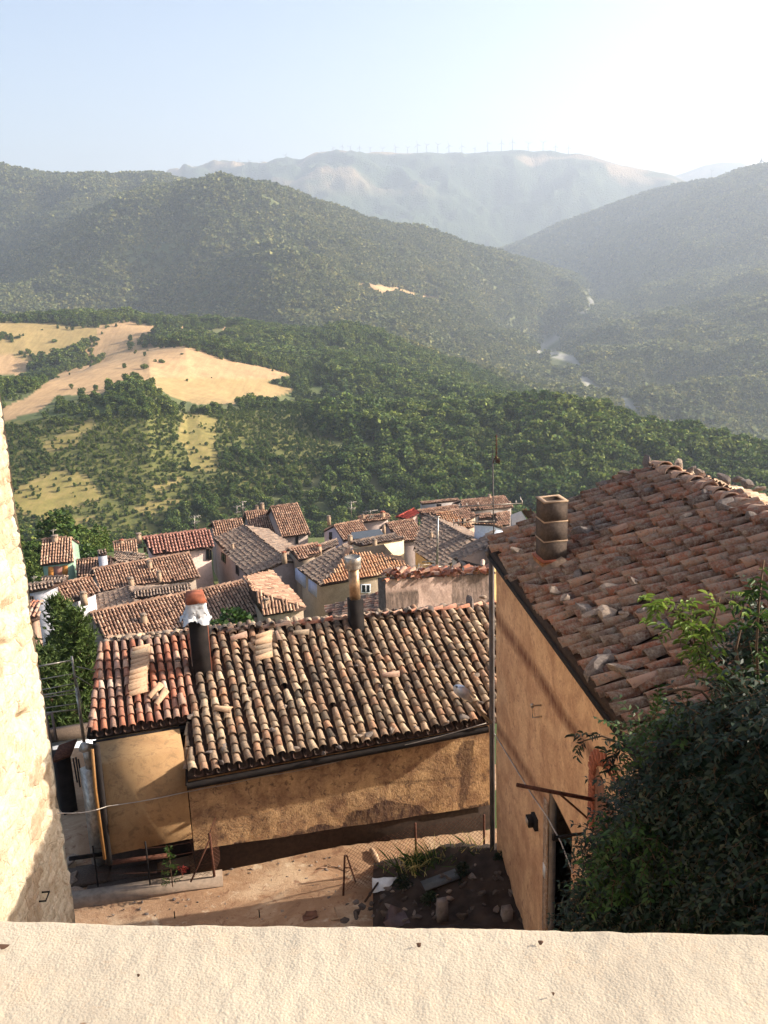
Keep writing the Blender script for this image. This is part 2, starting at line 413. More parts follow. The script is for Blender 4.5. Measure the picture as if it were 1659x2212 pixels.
gx=np.linspace(-14,12,nx); gy=np.linspace(2,23.5,ny); GX,GY=np.meshgrid(gx,gy)
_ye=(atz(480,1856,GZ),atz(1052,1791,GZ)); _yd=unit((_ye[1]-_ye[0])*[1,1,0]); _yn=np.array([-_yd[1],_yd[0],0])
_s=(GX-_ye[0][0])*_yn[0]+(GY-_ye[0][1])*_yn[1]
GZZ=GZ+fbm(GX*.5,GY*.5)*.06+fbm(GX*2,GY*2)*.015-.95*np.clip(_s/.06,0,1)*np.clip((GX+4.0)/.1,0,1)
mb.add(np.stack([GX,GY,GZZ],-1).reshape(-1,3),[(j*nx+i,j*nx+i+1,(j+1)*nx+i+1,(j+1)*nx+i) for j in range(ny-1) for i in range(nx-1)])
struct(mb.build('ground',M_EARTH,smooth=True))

# ------------------------------------------------------------------ the near low house
E1=atz(405,1676,-10.3); E2=atz(1052,1558,-10.3)
he=unit(E2-E1); E2=E2+he*.3; nin=np.array([-he[1],he[0],0.])
Rr1=atz(440,1376,-8.9); Rr2=atz(1060,1312,-8.9)
# main front plane through eave and ridge
N1=np.cross(E2-E1,Rr2-E1); N1=N1 if N1[2]>0 else -N1
def P1(px,py): return atplane(px,py,E1,N1)
polyA=[E1,E2,P1(1075,1312),P1(430,1372)]
nh=thing('low_house',(E1+E2)/2*np.array([1,1,0])+np.array([0,2,GZ]),'low ochre house with weathered clay tile roof across the terrace','house')
# main roof
mb=MB(); roof_tiles(mb,polyA,N1,spacing=.236,course=.235,jit=1.5,skip=.006)
slab(mb,polyA,N1,t=.10,off=.0,mi=2)
roofA=mb.build('roof',[T_MAIN,M_PAN,M_WOODD],nh,smooth=False)
# newer patch on the left, set slightly lower toward the eave
E3=P1(196,1587);E4=P1(404,1553)
polyB=[P1(196,1590),P1(404,1556),P1(436,1372),P1(222,1392)]
mb=MB(); roof_tiles(mb,[p+Z*.02 for p in polyB],N1,spacing=.2,course=.285,jit=.7)
slab(mb,polyB,N1,t=.10,off=.01,mi=2)
roofB=mb.build('roof',[T_NEW,M_PAN,M_WOODD],nh); roofB['label']='newer orange tiled part of the roof'
# back slope
bk=[P1(222,1390),P1(1075,1312)]; hz=unit((bk[1]-bk[0])*np.array([1,1,0])); ninn=np.array([-hz[1],hz[0],0])
bp=[bk[0],bk[1],bk[1]+ninn*3.6-Z*1.5,bk[0]+ninn*3.6-Z*1.5]; NB=np.cross(bp[1]-bp[0],bp[3]-bp[0])
mb=MB(); roof_tiles(mb,bp,NB,spacing=.232,course=.3,tpl=TPLF); slab(mb,bp,NB,t=.1,off=.0,mi=2)
mb.build('roof',[T_MAIN,M_PAN,M_WOODD],nh)
# ridge caps
mb=MB(); q=P1(560,1366); ridge_tiles(mb,q+Z*.04,P1(1070,1313)+Z*.04,r=.085,step_=.36,lift=.05); mb.build('ridge_cap',[T_NEW],nh); mb=MB(); ridge_tiles(mb,P1(470,1371)+Z*.04,P1(540,1367)+Z*.04,r=.08,lift=.04)
mb.build('ridge_cap',[T_NEW],nh)
# mortar lumps on the left ridge
mb=MB()
for i in range(46):
    t=random.random(); p=P1(224+t*200,1391-t*20)+np.array([random.uniform(-.08,.08),random.uniform(-.12,.12),.08+random.uniform(-.02,.04)])
    s=random.uniform(.04,.1); me=random.choice(STONES)
    vs=np.array([v.co[:] for v in me.vertices])*s; fs=[tuple(f.vertices) for f in me.polygons]; mb.add(vs+p,fs)
mb.build('mortar_ridge',[M_ROCKL],nh)
# walls : front plane inset .28 from eave
W1=E1+nin*.3; W2=E2+nin*.3
def wallgrid(A,B,zt,zb,th,nu=160,nv=80,attrf=None,disp=.0,nrm=None):
    # zt may be (zA,zB); grid of verts A..B
    us=np.linspace(0,1,nu); vs=np.linspace(0,1,nv)
    UU,VV=np.meshgrid(us,vs); P=A+UU[...,None]*(B-A); zt=(zt,zt) if np.isscalar(zt) else zt
    zb=(zb,zb) if np.isscalar(zb) else zb; ztt=zt[0]+(zt[1]-zt[0])*UU; zbb=zb[0]+(zb[1]-zb[0])*UU; P=P.copy(); P[...,2]=ztt+(zbb-ztt)*VV
    n=unit(np.cross(B-A,Z)) if nrm is None else nrm
    if disp: P=P+n*(fbm(P[...,0]*1.5+P[...,1],P[...,2]*1.5)*disp)[...,None]
    P=P.reshape(-1,3)
    F_=[(j*nu+i,j*nu+i+1,(j+1)*nu+i+1,(j+1)*nu+i) for j in range(nv-1) for i in range(nu-1)]
    return P,F_
def projarr(P):
    w=P@fw; return CX+F*(P@CR)/w, CY-F*(P@CU)/w
def distpoly(x,y,pl):
    d=np.full(x.shape,1e9)
    for (a,b),(c,e) in zip(pl[:-1],pl[1:]):
        vx,vy=c-a,e-b; t=np.clip(((x-a)*vx+(y-b)*vy)/(vx*vx+vy*vy+1e-9),0,1); d=np.minimum(d,np.hypot(x-a-t*vx,y-b-t*vy))
    return d
_n=unit(np.cross(W2-W1,Z))
_b1=atplane(400,1841,W1,_n)[2]; _b2=atplane(1052,1741,W1,_n)[2]
print('wall base z',_b1,_b2)
mb=MB(); P,Fc=wallgrid(W1,W2,(-10.42,-10.42),(_b1,_b2),.3,nu=220,nv=90,disp=.03)
px,py=projarr(P)
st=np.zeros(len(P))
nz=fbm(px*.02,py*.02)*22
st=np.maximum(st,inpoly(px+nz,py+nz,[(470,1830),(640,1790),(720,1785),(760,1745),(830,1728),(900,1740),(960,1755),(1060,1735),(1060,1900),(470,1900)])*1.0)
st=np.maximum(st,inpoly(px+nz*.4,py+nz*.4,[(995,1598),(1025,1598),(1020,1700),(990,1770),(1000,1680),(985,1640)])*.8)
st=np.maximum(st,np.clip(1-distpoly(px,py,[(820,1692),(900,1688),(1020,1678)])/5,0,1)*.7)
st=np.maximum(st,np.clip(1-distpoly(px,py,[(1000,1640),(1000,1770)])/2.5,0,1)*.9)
mb.add(P,Fc)
wall=mb.build('wall',[M_WORN],nh,smooth=True,attr={'stain_shade':st})
WN=unit(np.cross(W2-W1,Z)); WN=WN if WN[1]<0 else -WN
def onw(px,py,off=0): return atplane(px,py,W1,WN)+WN*off
# left smooth wall, 6 cm proud
W0=onw(214,1700); W0[2]=0; 
WL=W0.copy(); WR=onw(404,1700); WR[2]=0
OFF=WN*.06
zl=E3[2]-.12
mb=MB()
depth=5.2
LB=onw(232,1846)[2]
def prism(mb,A,B,nin,depth,zt,zb,mi=0):
    v=[];
    for z in (zb,zt):
        for p in (A,B,B+nin*depth,A+nin*depth): q=np.array(p,float); q[2]=z; v.append(q)
    mb.add(v,[(3,2,1,0),(4,5,6,7),(0,1,5,4),(1,2,6,5),(2,3,7,6),(3,0,4,7)],mi)
prism(mb,WL+OFF,WR+OFF,-WN,5.0,zl-.02,LB+.02)
wl=mb.build('wall',[M_OCHRE],nh); wl['label']='smooth yellow ochre plastered end wall'
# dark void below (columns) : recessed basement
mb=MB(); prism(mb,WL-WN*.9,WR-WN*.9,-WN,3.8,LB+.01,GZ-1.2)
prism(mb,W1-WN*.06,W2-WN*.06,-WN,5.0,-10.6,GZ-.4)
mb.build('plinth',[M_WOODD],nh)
mb=MB(); p1=onw(345,1747); 
A=onw(237,1852,.02);B=onw(362,1836,.02); mb.tube([A-Z*.12,B-Z*.12],.05,6)
mb.build('beam',[M_RUST],nh)
# barge boards; black strip under the main eave stands for its shadow
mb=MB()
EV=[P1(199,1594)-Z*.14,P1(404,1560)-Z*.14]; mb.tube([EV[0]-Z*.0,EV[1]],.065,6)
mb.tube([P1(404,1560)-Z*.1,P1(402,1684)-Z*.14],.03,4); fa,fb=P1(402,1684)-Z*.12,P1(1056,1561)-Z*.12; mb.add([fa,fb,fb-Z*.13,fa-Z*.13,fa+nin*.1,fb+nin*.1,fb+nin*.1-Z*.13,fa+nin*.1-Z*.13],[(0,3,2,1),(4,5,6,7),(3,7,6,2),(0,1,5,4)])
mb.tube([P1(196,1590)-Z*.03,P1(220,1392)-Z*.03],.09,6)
mb.build('dark_eaves_strip',[M_BLACK],nh)
# verge tiles on the left edge standing on end
mb=MB(); a,b=P1(196,1590),P1(220,1392); ridge_tiles(mb,b+Z*.03,a+Z*.03,r=.09,step_=.28,lift=.02); mb.build('verge_tiles',[T_NEW],nh)
mb=MB(); a,b=P1(403,1560),P1(402,1680); ridge_tiles(mb,a+Z*.0,b+Z*.0,r=.06,step_=.3,lift=-.02); mb.build('verge_tiles',[T_MAIN],nh)
# downpipe at left corner
mb=MB(); mb.tube([onw(199,1612,.12),onw(206,1700,.12),onw(226,1848,.12)],.035,8)
tag_=mb.build('downpipe',[m_plain('ochre_pipe',(150,108,62),.6)],nh)
mb=MB(); mb.tube([onw(208,1605,.07),onw(236,1862,.07)],.07,6); mb.build('corner_post',[M_BLACK],nh)
# chimney: black stack, white wrap, terracotta cap
def tz_at(px,py): return P1(px,py)
cb=P1(437,1452); ex=he; ey=nin
dist=cb[1]; 
def znear(px,py,y): return aty(px,py,y)[2]
zt=znear(434,1322,cb[1]); 
mb=MB(); mb.box(cb-Z*.5,ex,ey,Z,.2,.2,zt-cb[2]+.5)
ch=mb.build('chimney',[M_BLACK],nh)
mb=MB(); mb.box(cb+ex*.2-Z*.3,ex,ey,Z,.012,.19,zt-cb[2]+.3); mb.build('sunlit_side',[M_CERAM],ch)  # reddish strip stands for the sunlit right face of the stack
tc=cb.copy(); tc[2]=zt
mb=MB(); nn_=48; mm_=12; V=[]
for jv in range(mm_):
    for iv in range(nn_):
        th=2*pi*iv/nn_; cx_,sx_=cos(th),sin(th); rr0=.225/max(abs(cx_),abs(sx_)); rr0=min(rr0,.27)
        fl_=jv/(mm_-1); nz_=float(vnoise(cx_*3+jv*.5,sx_*3,jv*.7)); nz2=float(vnoise(cx_*7,sx_*7+jv*1.3,2))
        r_=rr0*(1+.05*nz2+ (fl_**3)*(.16+.55*max(0,nz_)+.25*max(0,-cx_)))
        V.append(tc+ex*cx_*r_+ey*sx_*r_+Z*(.30-.44*fl_-.10*fl_*nz2-(fl_**3)*.10*nz_))
mb.add(V,[(jv*nn_+iv,jv*nn_+(iv+1)%nn_,(jv+1)*nn_+(iv+1)%nn_,(jv+1)*nn_+iv) for jv in range(mm_-1) for iv in range(nn_)])
mb.build('plastic_wrap',[M_WHITE],ch)
mb=MB(); t2=tc+Z*.28; mb.box(t2,unit(ex+ey*.0),ey,Z,.235,.235,.19,0,taper=.8); mb.build('chimney_cap',[M_CERAM],ch)
mb=MB(); mb.add([tc*1+ex*.2-ey*.2*0-Z*1.0,tc+ex*.42-ey*.1-Z*1.95,tc+ex*.2-ey*.22-Z*2.1,tc+ex*.2+ey*.2-Z*1.6],[(0,1,2),(0,1,3)]); mb.build('mortar_flashing',[M_MORTAR],ch)
# steel flue behind the ridge
fy=Rr2[1]-.2; fp=aty(769,1335,21.6)
mb=MB(); zb0=fp[2]; z1=znear(769,1293,21.6); z2=znear(768,1228,21.6); z3=znear(765,1205,21.6)
mb.box(fp-Z*1.2,ex,ey,Z,.165,.165,z1-zb0+1.2); fl=mb.build('chimney',[M_BLACK],nh); fl['label']='soot black stack carrying a round steel flue'
mb=MB(); q=fp.copy(); pts=[];rr=[]
q0=np.array([fp[0],fp[1],z1-.1])
mb.tube([q0,np.array([fp[0]-.01,fp[1],z2])],.135,20); pc=mb.build('flue_pipe',[M_STEELR],fl,smooth=False)
mb=MB(); c0=np.array([fp[0]-.02,fp[1],z2]); V=[];Fx=[]
prof=[(.135,-.02),(.2,.02),(.2,.0+.03),(.205,.06),(.195,.1),(.205,.14),(.205,z3-z2+.02),(.18,z3-z2+.04),(.165,z3-z2),(.0,z3-z2-.01)]
n=24
for r_,z_ in prof:
    for k in range(n): V.append(c0+np.array([r_*cos(2*pi*k/n),r_*sin(2*pi*k/n),z_]))
for i in range(len(prof)-1):
    for k in range(n): Fx.append((i*n+k,i*n+(k+1)%n,(i+1)*n+(k+1)%n,(i+1)*n+k))
mb.add(V,Fx); mb.build('flue_cap',[M_STEEL],fl,smooth=False)

# spare tiles stacked on the roof (each is a tile)
one=MB(); one.add(TPL[0]-np.array([0,.21,0]),TPL[1]); tile0=one.build('roof_tile',[T_NEW]); 
tile_me=[tile0.data]; bpy.data.objects.remove(tile0)
for mt in (T_MAIN,T_RED,m_tile('tile_pale',[(190,150,118),(206,170,136),(176,134,104)],lich=.15,dark=(120,92,74),bump=.4)):
    me=tile_me[0].copy(); me.materials.clear(); me.materials.append(mt); tile_me.append(me)
hA,dA,nA=frame(E1,N1)
def spare(px,py,yaw,lift,mi,label,group,roll=0,frm=None,P=None):
    h,d,n=frm or (hA,dA,nA)
    if P is None: P=P1(px,py)
    o=bpy.data.objects.new('roof_tile',tile_me[mi]); C.objects.link(o)
    hh=h*cos(yaw)+d*sin(yaw); dd=-h*sin(yaw)+d*cos(yaw); 
    h2=hh*cos(roll)+n*sin(roll); n2=-hh*sin(roll)+n*cos(roll)
    p=P+n*lift
    o.matrix_world=Matrix(((h2[0],dd[0],n2[0],p[0]),(h2[1],dd[1],n2[1],p[1]),(h2[2],dd[2],n2[2],p[2]),(0,0,0,1)))
    return tag(o,label,'roof tile',group)
for k in range(11):
    t=k/10; spare(312-t*7+random.uniform(-1.5,1.5),1412+t*96,1.57+random.uniform(-.13,.13),.15+random.uniform(0,.07),[3,3,0,3,0,3,3,0,3,3,3][k],'pale clay tile lying sideways in the long stack on the newer orange roof','tiles stacked on the newer roof part')
for k in range(9):
    t=k/8; spare(311-t*5+random.uniform(-1.5,1.5),1425+t*70,1.57+random.uniform(-.16,.16),random.uniform(.2,.28),random.choice((3,3,3,1)),'pale clay tile lying sideways in the long stack on the newer orange roof','tiles stacked on the newer roof part')
for k in range(6):
    spare(575+random.uniform(-1,1),1384+k*9,1.57+random.uniform(-.15,.15),random.uniform(.15,.24),random.choice((3,3,1)),'pale clay tile in the short stack below the ridge right of the black chimney','tiles stacked below the ridge')
spare(340,1502,2.3,.17,3,'pale tile lying slanted beside the long stack of tiles, upper one of the pair','loose tiles beside the stack'); spare(352,1516,2.45,.17,3,'pale tile lying slanted beside the long stack of tiles, lower one of the pair','loose tiles beside the stack')
spare(488,1546,1.05,.17,3,'single pale tile lying across the columns near the lower left edge of the old roof',None)
spare(848,1470,1.35,.17,0,'single orange tile lying across the columns in the middle of the old roof',None)
spare(655,1378,1.3,.15,1,'single weathered tile lying across the columns under the ridge',None)
spare(521,1386,1.6,.16,0,'single orange tile lying across the top of the columns beside the short stack',None)
spare(394,1527,.05,.14,0,'pinkish clay tile laid loose over the seam between old and newer roof',None)
spare(600,1390,0,.14,2,'single dark tile tipped up beside the short stack',None)
# stones on the near roof
for (x,y,s) in [(560,1362,.13),(497,1376,.1),(612,1358,.1),(700,1352,.09),(735,1348,.1),(815,1340,.09),(885,1330,.11),(927,1326,.12),(955,1322,.1),(1015,1312,.15),(1042,1302,.12),(476,1373,.1),(985,1320,.1)]:
    stone(P1(x,y)+Z*.16,s,'rough grey stone resting on the ridge line of the low house roof','stones along the low house ridge')
for (x,y,s) in [(454,1637,.11),(485,1625,.12),(480,1660,.1),(590,1590,.1),(640,1630,.09),(700,1640,.1),(735,1628,.1),(775,1602,.09),(800,1598,.11),(850,1588,.15),(900,1585,.09),(935,1575,.1),(965,1572,.09),(1000,1560,.11),(570,1610,.08),(1038,1530,.1),(880,1500,.11),(823,1495,.11),(615,1540,.08),(690,1447,.1),(760,1400,.09),(1010,1400,.09),(946,1452,.1),(1030,1470,.09),(770,1450,.08),(415,1560,.1),(385,1440,.08),(300,1545,.09),(540,1500,.07),(900,1350,.09)]:
    stone(P1(x,y)+Z*.14,s*.85,'rough stone lying on the weathered tiles of the low house roof','stones holding down the low house tiles')

# ------------------------------------------------------------------ right house
RE0=np.array([2.0,17.3,-5.5]); re=unit(np.array([2.74-2.0,10.24-17.3,0])); RL=11.0
RR0=np.array([5.2,17.62,-4.1]); RR0=atplane(1410,1012,np.array([0,0,-4.1]),Z); 
RR1=atplane(1655,1132,np.array([0,0,-4.1]),Z); rr=unit(RR1-RR0)
RE1=RE0+re*RL; RR2=RR0+rr*(RL-.3)
N2=np.cross(RE1-RE0,RR0-RE0); N2=N2 if N2[2]>0 else -N2
RR2p=RR2
rh=thing('tall_house',(4.5,13,GZ),'tall peach ochre house with russet tile roof on the right','house')
polyR=[RE0,RE1,RR2,RR0]
mb=MB(); frR=roof_tiles(mb,polyR,N2,spacing=.262,course=.34,jit=1.8,tpl=tile_tpl(L=.5,w0=.055,w1=.084,h0=.062,h1=.096,n=8,tilt=.06))
slab(mb,polyR,N2,t=.12,mi=2)
mb.build('roof',[T_RED,M_PAN,M_WOODD],rh)
perp=np.array([-rr[1],rr[0],0]); perp=perp if perp[0]>0 else -perp
polyS=[RR0,RR2,RR2+perp*3.4-Z*1.25,RR0+perp*3.4-Z*1.25]; N3=np.cross(polyS[1]-polyS[0],polyS[3]-polyS[0])
mb=MB(); roof_tiles(mb,polyS,N3,spacing=.24,course=.31,tpl=TPL); slab(mb,polyS,N3,t=.12,mi=2)
rs=mb.build('roof',[T_MAIN,M_PAN,M_WOODD],rh); rs['label']='sunlit far slope of the roof beyond the ridge'
mb=MB(); ridge_tiles(mb,RR0+Z*.03,RR2+Z*.03,r=.17,step_=.42,lift=.03,tplx=tile_tpl(L=.5,n=8)); mb.build('ridge_cap',[m_tile('tile_ridge_pale',[(176,140,118),(190,152,128),(160,120,100)],lich=.4)],rh)
wn2=unit(np.cross(re,Z)); wn2=wn2 if wn2[0]<0 else -wn2
RA=RE0-wn2*.14+re*.12; RB=RE1-wn2*.14
# peach wall with door opening cut (made of strips)
def onr(px,py,off=0): return atplane(px,py,RA,wn2)+wn2*off
def ur(p): return float((p-RA)@re)
d0=ur(onr(1181,1900)); d1=ur(onr(1186,1900)); 
doorz=onr(1180,1700)
Lr=ur(RB); 
# door: left jamb image x=1184 from y=1705(top) ; the opening narrows upward in the image because its head slopes away
uA=ur(onr(1184,1850)); zT=onr(1184,1700)[2]; uB=ur(onr(1236,1850)); 
Fz=-5.72
def strip(mb,u0,u1,z1,z0,nu,nv):
    A=RA+re*u0;B=RA+re*u1; P,Fc=wallgrid(A,B,z1,z0,.2,nu=nu,nv=nv,disp=.02); mb.add(P,Fc)
mb=MB(); strip(mb,0,uA,Fz,GZ-.4,120,160); strip(mb,uA,uB,Fz,zT,20,120); strip(mb,uB,Lr,Fz,GZ-.4,120,160)
V=np.concatenate(mb.v); px,py=projarr(V)
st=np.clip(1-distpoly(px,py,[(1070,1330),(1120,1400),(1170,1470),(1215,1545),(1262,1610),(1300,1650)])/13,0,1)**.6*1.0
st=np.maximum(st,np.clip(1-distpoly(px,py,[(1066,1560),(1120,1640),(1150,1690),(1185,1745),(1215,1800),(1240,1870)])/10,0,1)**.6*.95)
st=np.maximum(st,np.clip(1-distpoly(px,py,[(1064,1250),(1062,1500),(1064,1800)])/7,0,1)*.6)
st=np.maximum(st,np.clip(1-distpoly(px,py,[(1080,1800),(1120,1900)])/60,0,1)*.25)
rw=mb.build('wall',[M_PEACH],rh,smooth=True,attr={'stain_shade':st})
# jambs + interior dark
mb=MB()
A=RA+re*uA; A[2]=GZ-.4
mb.box(RA*[1,1,0]+re*(uA+.004)-wn2*.07+Z*(GZ-.4),re,-wn2,Z,.003,.06,zT-GZ+.4)
mb.box(RA*[1,1,0]+re*(uB-.004)-wn2*.07+Z*(GZ-.4),re,-wn2,Z,.003,.06,zT-GZ+.4)
mb.build('door_jamb',[M_CONCL],rh)
mb=MB(); mb.box(RA*[1,1,0]+re*(uA-.13)+wn2*.006+Z*(GZ-.4),re,wn2,Z,.12,.012,zT-GZ+.1); mb.build('door_surround',[m_plaster('grey_brown_render',(150,122,98),(128,100,80),(170,150,130),scale=3,grain=30)],rh)
# gable ends and far walls
mb=MB()
for (e_,r_,sg) in ((RE0,RR0,1),(RE1,RR2,-1)):
    a=e_-wn2*.16+re*.13*sg; a=a.copy(); a[2]-=.12; r2=r_+rr*.13*sg-Z*.18; c=r_+perp*3.2-Z*1.35+rr*.13*sg
    lo=[p*[1,1,0]+Z*(GZ-.4) for p in (c,r2,a)]
    mb.add([a,r2,c,lo[0],lo[1],lo[2]],[(0,1,4,5),(1,2,3,4)])
c1=RR0+perp*3.2-Z*1.35+rr*.13;c2=RR2+perp*3.2-Z*1.35-rr*.13
mb.add([c1,c2,c2*[1,1,0]+Z*(GZ-.4),c1*[1,1,0]+Z*(GZ-.4)],[(0,1,2,3)])
o=mb.build('wall',[M_PEACH],rh)
# thin cornice line under the eaves
mb=MB(); mb.box(RE0*[1,1,0]+re*RL/2+Z*(RE0[2]-.2)-wn2*.03,re,wn2,Z,RL/2,.06,.08); mb.build('dark_eaves_strip',[M_BLACK],rh)
# raised render band following lower stain + cable
mb=MB(); pts=[onr(1064,1575,.02),onr(1110,1650,.02),onr(1150,1715,.02),onr(1185,1765,.02),onr(1215,1820,.02),onr(1240,1885,.02)]
mb.tube(pts,.012,5); tag(mb.build('wall_cable',[M_WIRE]),'thin cable running diagonally down the peach wall','cable')
# downpipe
mb=MB(); cpp=onr(1061,1500,.06); cpp=RA+wn2*.08-re*.05
mb.tube([[cpp[0],cpp[1],-5.75],[cpp[0],cpp[1],GZ]],.055,12); mb.tube([[cpp[0],cpp[1],-5.75],[cpp[0]-.1,cpp[1]-.05,-5.55]],.055,12)
dp=mb.build('downpipe',[M_PIPE],rh,smooth=True)
# brick-arched window
mb=MB(); 
aw=[onr(1283,1690),onr(1284,1790)]
uw0=ur(onr(1284,1750)); uw1=uw0+1.15; zb_=onr(1284,1800)[2]; zt_=onr(1284,1672)[2]
c_=RA+re*((uw0+uw1)/2)+wn2*.004; 
n=14; V=[]
for k in range(n+1):
    th=pi*k/n; V.append(c_-re*cos(th)*(uw1-uw0)/2+Z*(zt_-c_[2]+sin(th)*.35))
V=[c_+re*((uw1-uw0)/2)+Z*(zb_-c_[2]),c_-re*((uw1-uw0)/2)+Z*(zb_-c_[2])]+V
mb.add(V,[tuple(range(len(V)))]); wv=mb.build('window',[m_plain('bricked_recess',(120,84,66),.9,nscale=8,var=.5,bump=.6)],rh)
mb=MB()
for k in range(15):
    th=pi*(k+.5)/15; dr=-re*cos(th)+Z*sin(th)*.62; p=c_-re*cos(th)*((uw1-uw0)/2+.12)+Z*(zt_-c_[2]+sin(th)*(.35+.12)); tg=unit(np.cross(dr,wn2))
    mb.box(p-unit(dr)*.11+wn2*.01,tg,wn2,unit(dr),.032,.02,.22)
for k in range(12):
    z=zb_+(zt_-zb_)*(k+.5)/12; mb.box(c_*[1,1,0]-re*((uw1-uw0)/2+.09)+Z*(z-.03)+wn2*.01,re,wn2,Z,.1,.02,.055)
    mb.box(c_*[1,1,0]+re*((uw1-uw0)/2+.09)+Z*(z-.03)+wn2*.01,re,wn2,Z,.1,.02,.055)
mb.build('brick_surround',[M_BRICK],wv)
# bracket hook, wall lamp, iron brackets, pole on the wall
mb=MB(); a=onr(1170,1523,.0);b=onr(1171,1548,.0)
mb.tube([a,a+wn2*.16,b+wn2*.16,b],.016,6); mb.tube([a+wn2*.16+Z*.03,a+wn2*.16-Z*.02],.03,8)
tag(mb.build('wall_bracket',[M_STEEL]),'small metal bracket fixed high on the peach wall','bracket')
mb=MB(); a=onr(1158,1771,.0); mb.box(a-Z*.12,re,wn2,Z,.16,.07,.2,0,.8); mb.box(a+wn2*.1-Z*.08,re,wn2,Z,.1,.06,.14); wl_=mb.build('wall_lamp',[M_BLACK]); tag(wl_,'black floodlight mounted low on the peach wall','wall lamp')
mb=MB(); mb.box(a+wn2*.165-Z*.05,re,wn2,Z,.07,.006,.09); mb.build('lens',[M_STEEL],wl_)
mb=MB(); a=onr(1284,1728);b=a+wn2*1.1+Z*.35; mb.tube([a,b],.028,6); mb.tube([onr(1272,1770),a+wn2*.5+Z*.15],.016,5)
tag(mb.build('wall_bracket',[M_RUST]),'long rusty iron arm sticking out beside the brick arched window','bracket')
mb=MB(); a=onr(1262,1800); mb.tube([a,a+wn2*.45-Z*.02],.02,6); mb.tube([a+wn2*.45-Z*.06,a+wn2*.45+Z*.03],.03,6); tag(mb.build('wall_bracket',[M_BLACK]),'short dark iron peg on the wall below the arched window','bracket')
mb=MB(); a=onr(1176,1768); mb.box(onr(1178,1880,.01)-Z*.12,re,wn2,Z,.06,.02,.24); tag(mb.build('meter_box',[M_WHITE]),'small pale plate beside the dark doorway','box')
# block chimney
cbR=atplane(1190,1232,RE0,N2)
ez=aty(1190,1078,cbR[1])[2]; zb1=aty(1190,1203,cbR[1])[2]
axx=unit(np.cross(re,Z)); 
rb=MB(); hb=(ez-zb1)/3; 
ux=-re; uy=unit(np.cross(Z,ux))
ang=radians(4); ux2=ux*cos(ang)+uy*sin(ang); uy2=-ux*sin(ang)+uy*cos(ang)
c0=cbR.copy()
mb=MB(); c0[2]=cbR[2]-.7; mb.box(c0,ux2,uy2,Z,.235,.235,zb1-c0[2]); chr_=mb.build('chimney',[m_plaster('chimney_brick',(176,120,72),(150,96,60),(110,86,66),scale=3,grain=30,bump=.6)],rh)
sw=.2
for k in range(3):
    mb=MB(); q=c0.copy(); q[2]=zb1+hb*k+.008
    hgt=hb-.016; ou=.2+.004*(k%2); inn=.145
    P_=[]
    for z in (0,hgt):
        for r_ in (ou,inn):
            for (i,j) in ((-1,-1),(1,-1),(1,1),(-1,1)): P_.append(q+ux2*r_*i+uy2*r_*j+Z*z)
    f=[]
    for i in range(4):
        j=(i+1)%4
        f+=[(i,j,8+j,8+i),(4+j,4+i,12+i,12+j),(8+i,8+j,12+j,12+i),(j,i,4+i,4+j)]
    mb.add(P_,f); mb.build('flue_block',[M_CONC],chr_)
M_JOINT=m_plain('joint',(166,138,112),.95,bump=.8)
for k in range(1,4):
    mb=MB(); q=c0.copy(); q[2]=zb1+hb*k-.012
    P_=[]
    for z in (0,.022):
        for r_ in (.212,.14):
            for (i,j) in ((-1,-1),(1,-1),(1,1),(-1,1)): P_.append(q+ux2*r_*i+uy2*r_*j+Z*z)
    f=[]
    for i in range(4):
        j=(i+1)%4
        f+=[(i,j,8+j,8+i),(4+j,4+i,12+i,12+j),(8+i,8+j,12+j,12+i),(j,i,4+i,4+j)]
    mb.add(P_,f); mb.build('mortar_joint',[M_JOINT],chr_)
mb=MB(); q=c0.copy(); q[2]=zb1-.02; mb.box(q,ux2,uy2,Z,.25,.25,.04); mb.build('brick_course',[M_CERAM],chr_)
mb=MB(); q=cbR.copy()-frR[2]*.05; mb.box(q-Z*.0,frR[0],frR[1],frR[2],.5,.42,.28,0,.55); mb.build('mortar_flashing',[M_MORTAR],chr_)
for i,(x,y,s) in enumerate([(1397,1018,.17),(1437,1030,.15),(1350,1042,.14),(1465,1022,.14),(1492,1034,.12),(1510,1040,.13),(1560,1052,.15),(1590,1058,.13),(1612,1068,.12),(1640,1078,.12),(1570,1112,.22),(1618,1138,.14),(1300,1063,.14),(1460,1058,.13),(1520,1085,.12),(1262,1172,.2),(1108,1185,.12),(1118,1210,.15),(1180,1290,.12),(1203,1300,.17),(1220,1318,.18),(1320,1295,.18),(1265,1345,.17),(1276,1355,.17),(1312,1348,.18),(1345,1350,.15),(1395,1345,.15),(1427,1377,.18),(1300,1460,.22),(1340,1472,.2),(1304,1435,.13),(1290,1150,.12),(1400,1080,.12),(1340,1230,.11),(1250,1260,.12),(1370,1280,.12),(1480,1140,.12),(1230,1100,.1)]):
    p=atplane(x,y,RE0,N2)
    stone(p+Z*.17,s*.8,'rough grey stone lying on the russet tile roof of the tall house','stones weighting the tall house roof')
for (x,y,yaw,mi) in [(1395,1500,.1,0),(1345,1165,.15,0)]:
    p=atplane(x,y,RE0,N2); spare(0,0,yaw,.16,mi,'loose tile lying on top of the russet tile roof of the tall house','loose tiles on the tall house roof',frm=frR,P=p)

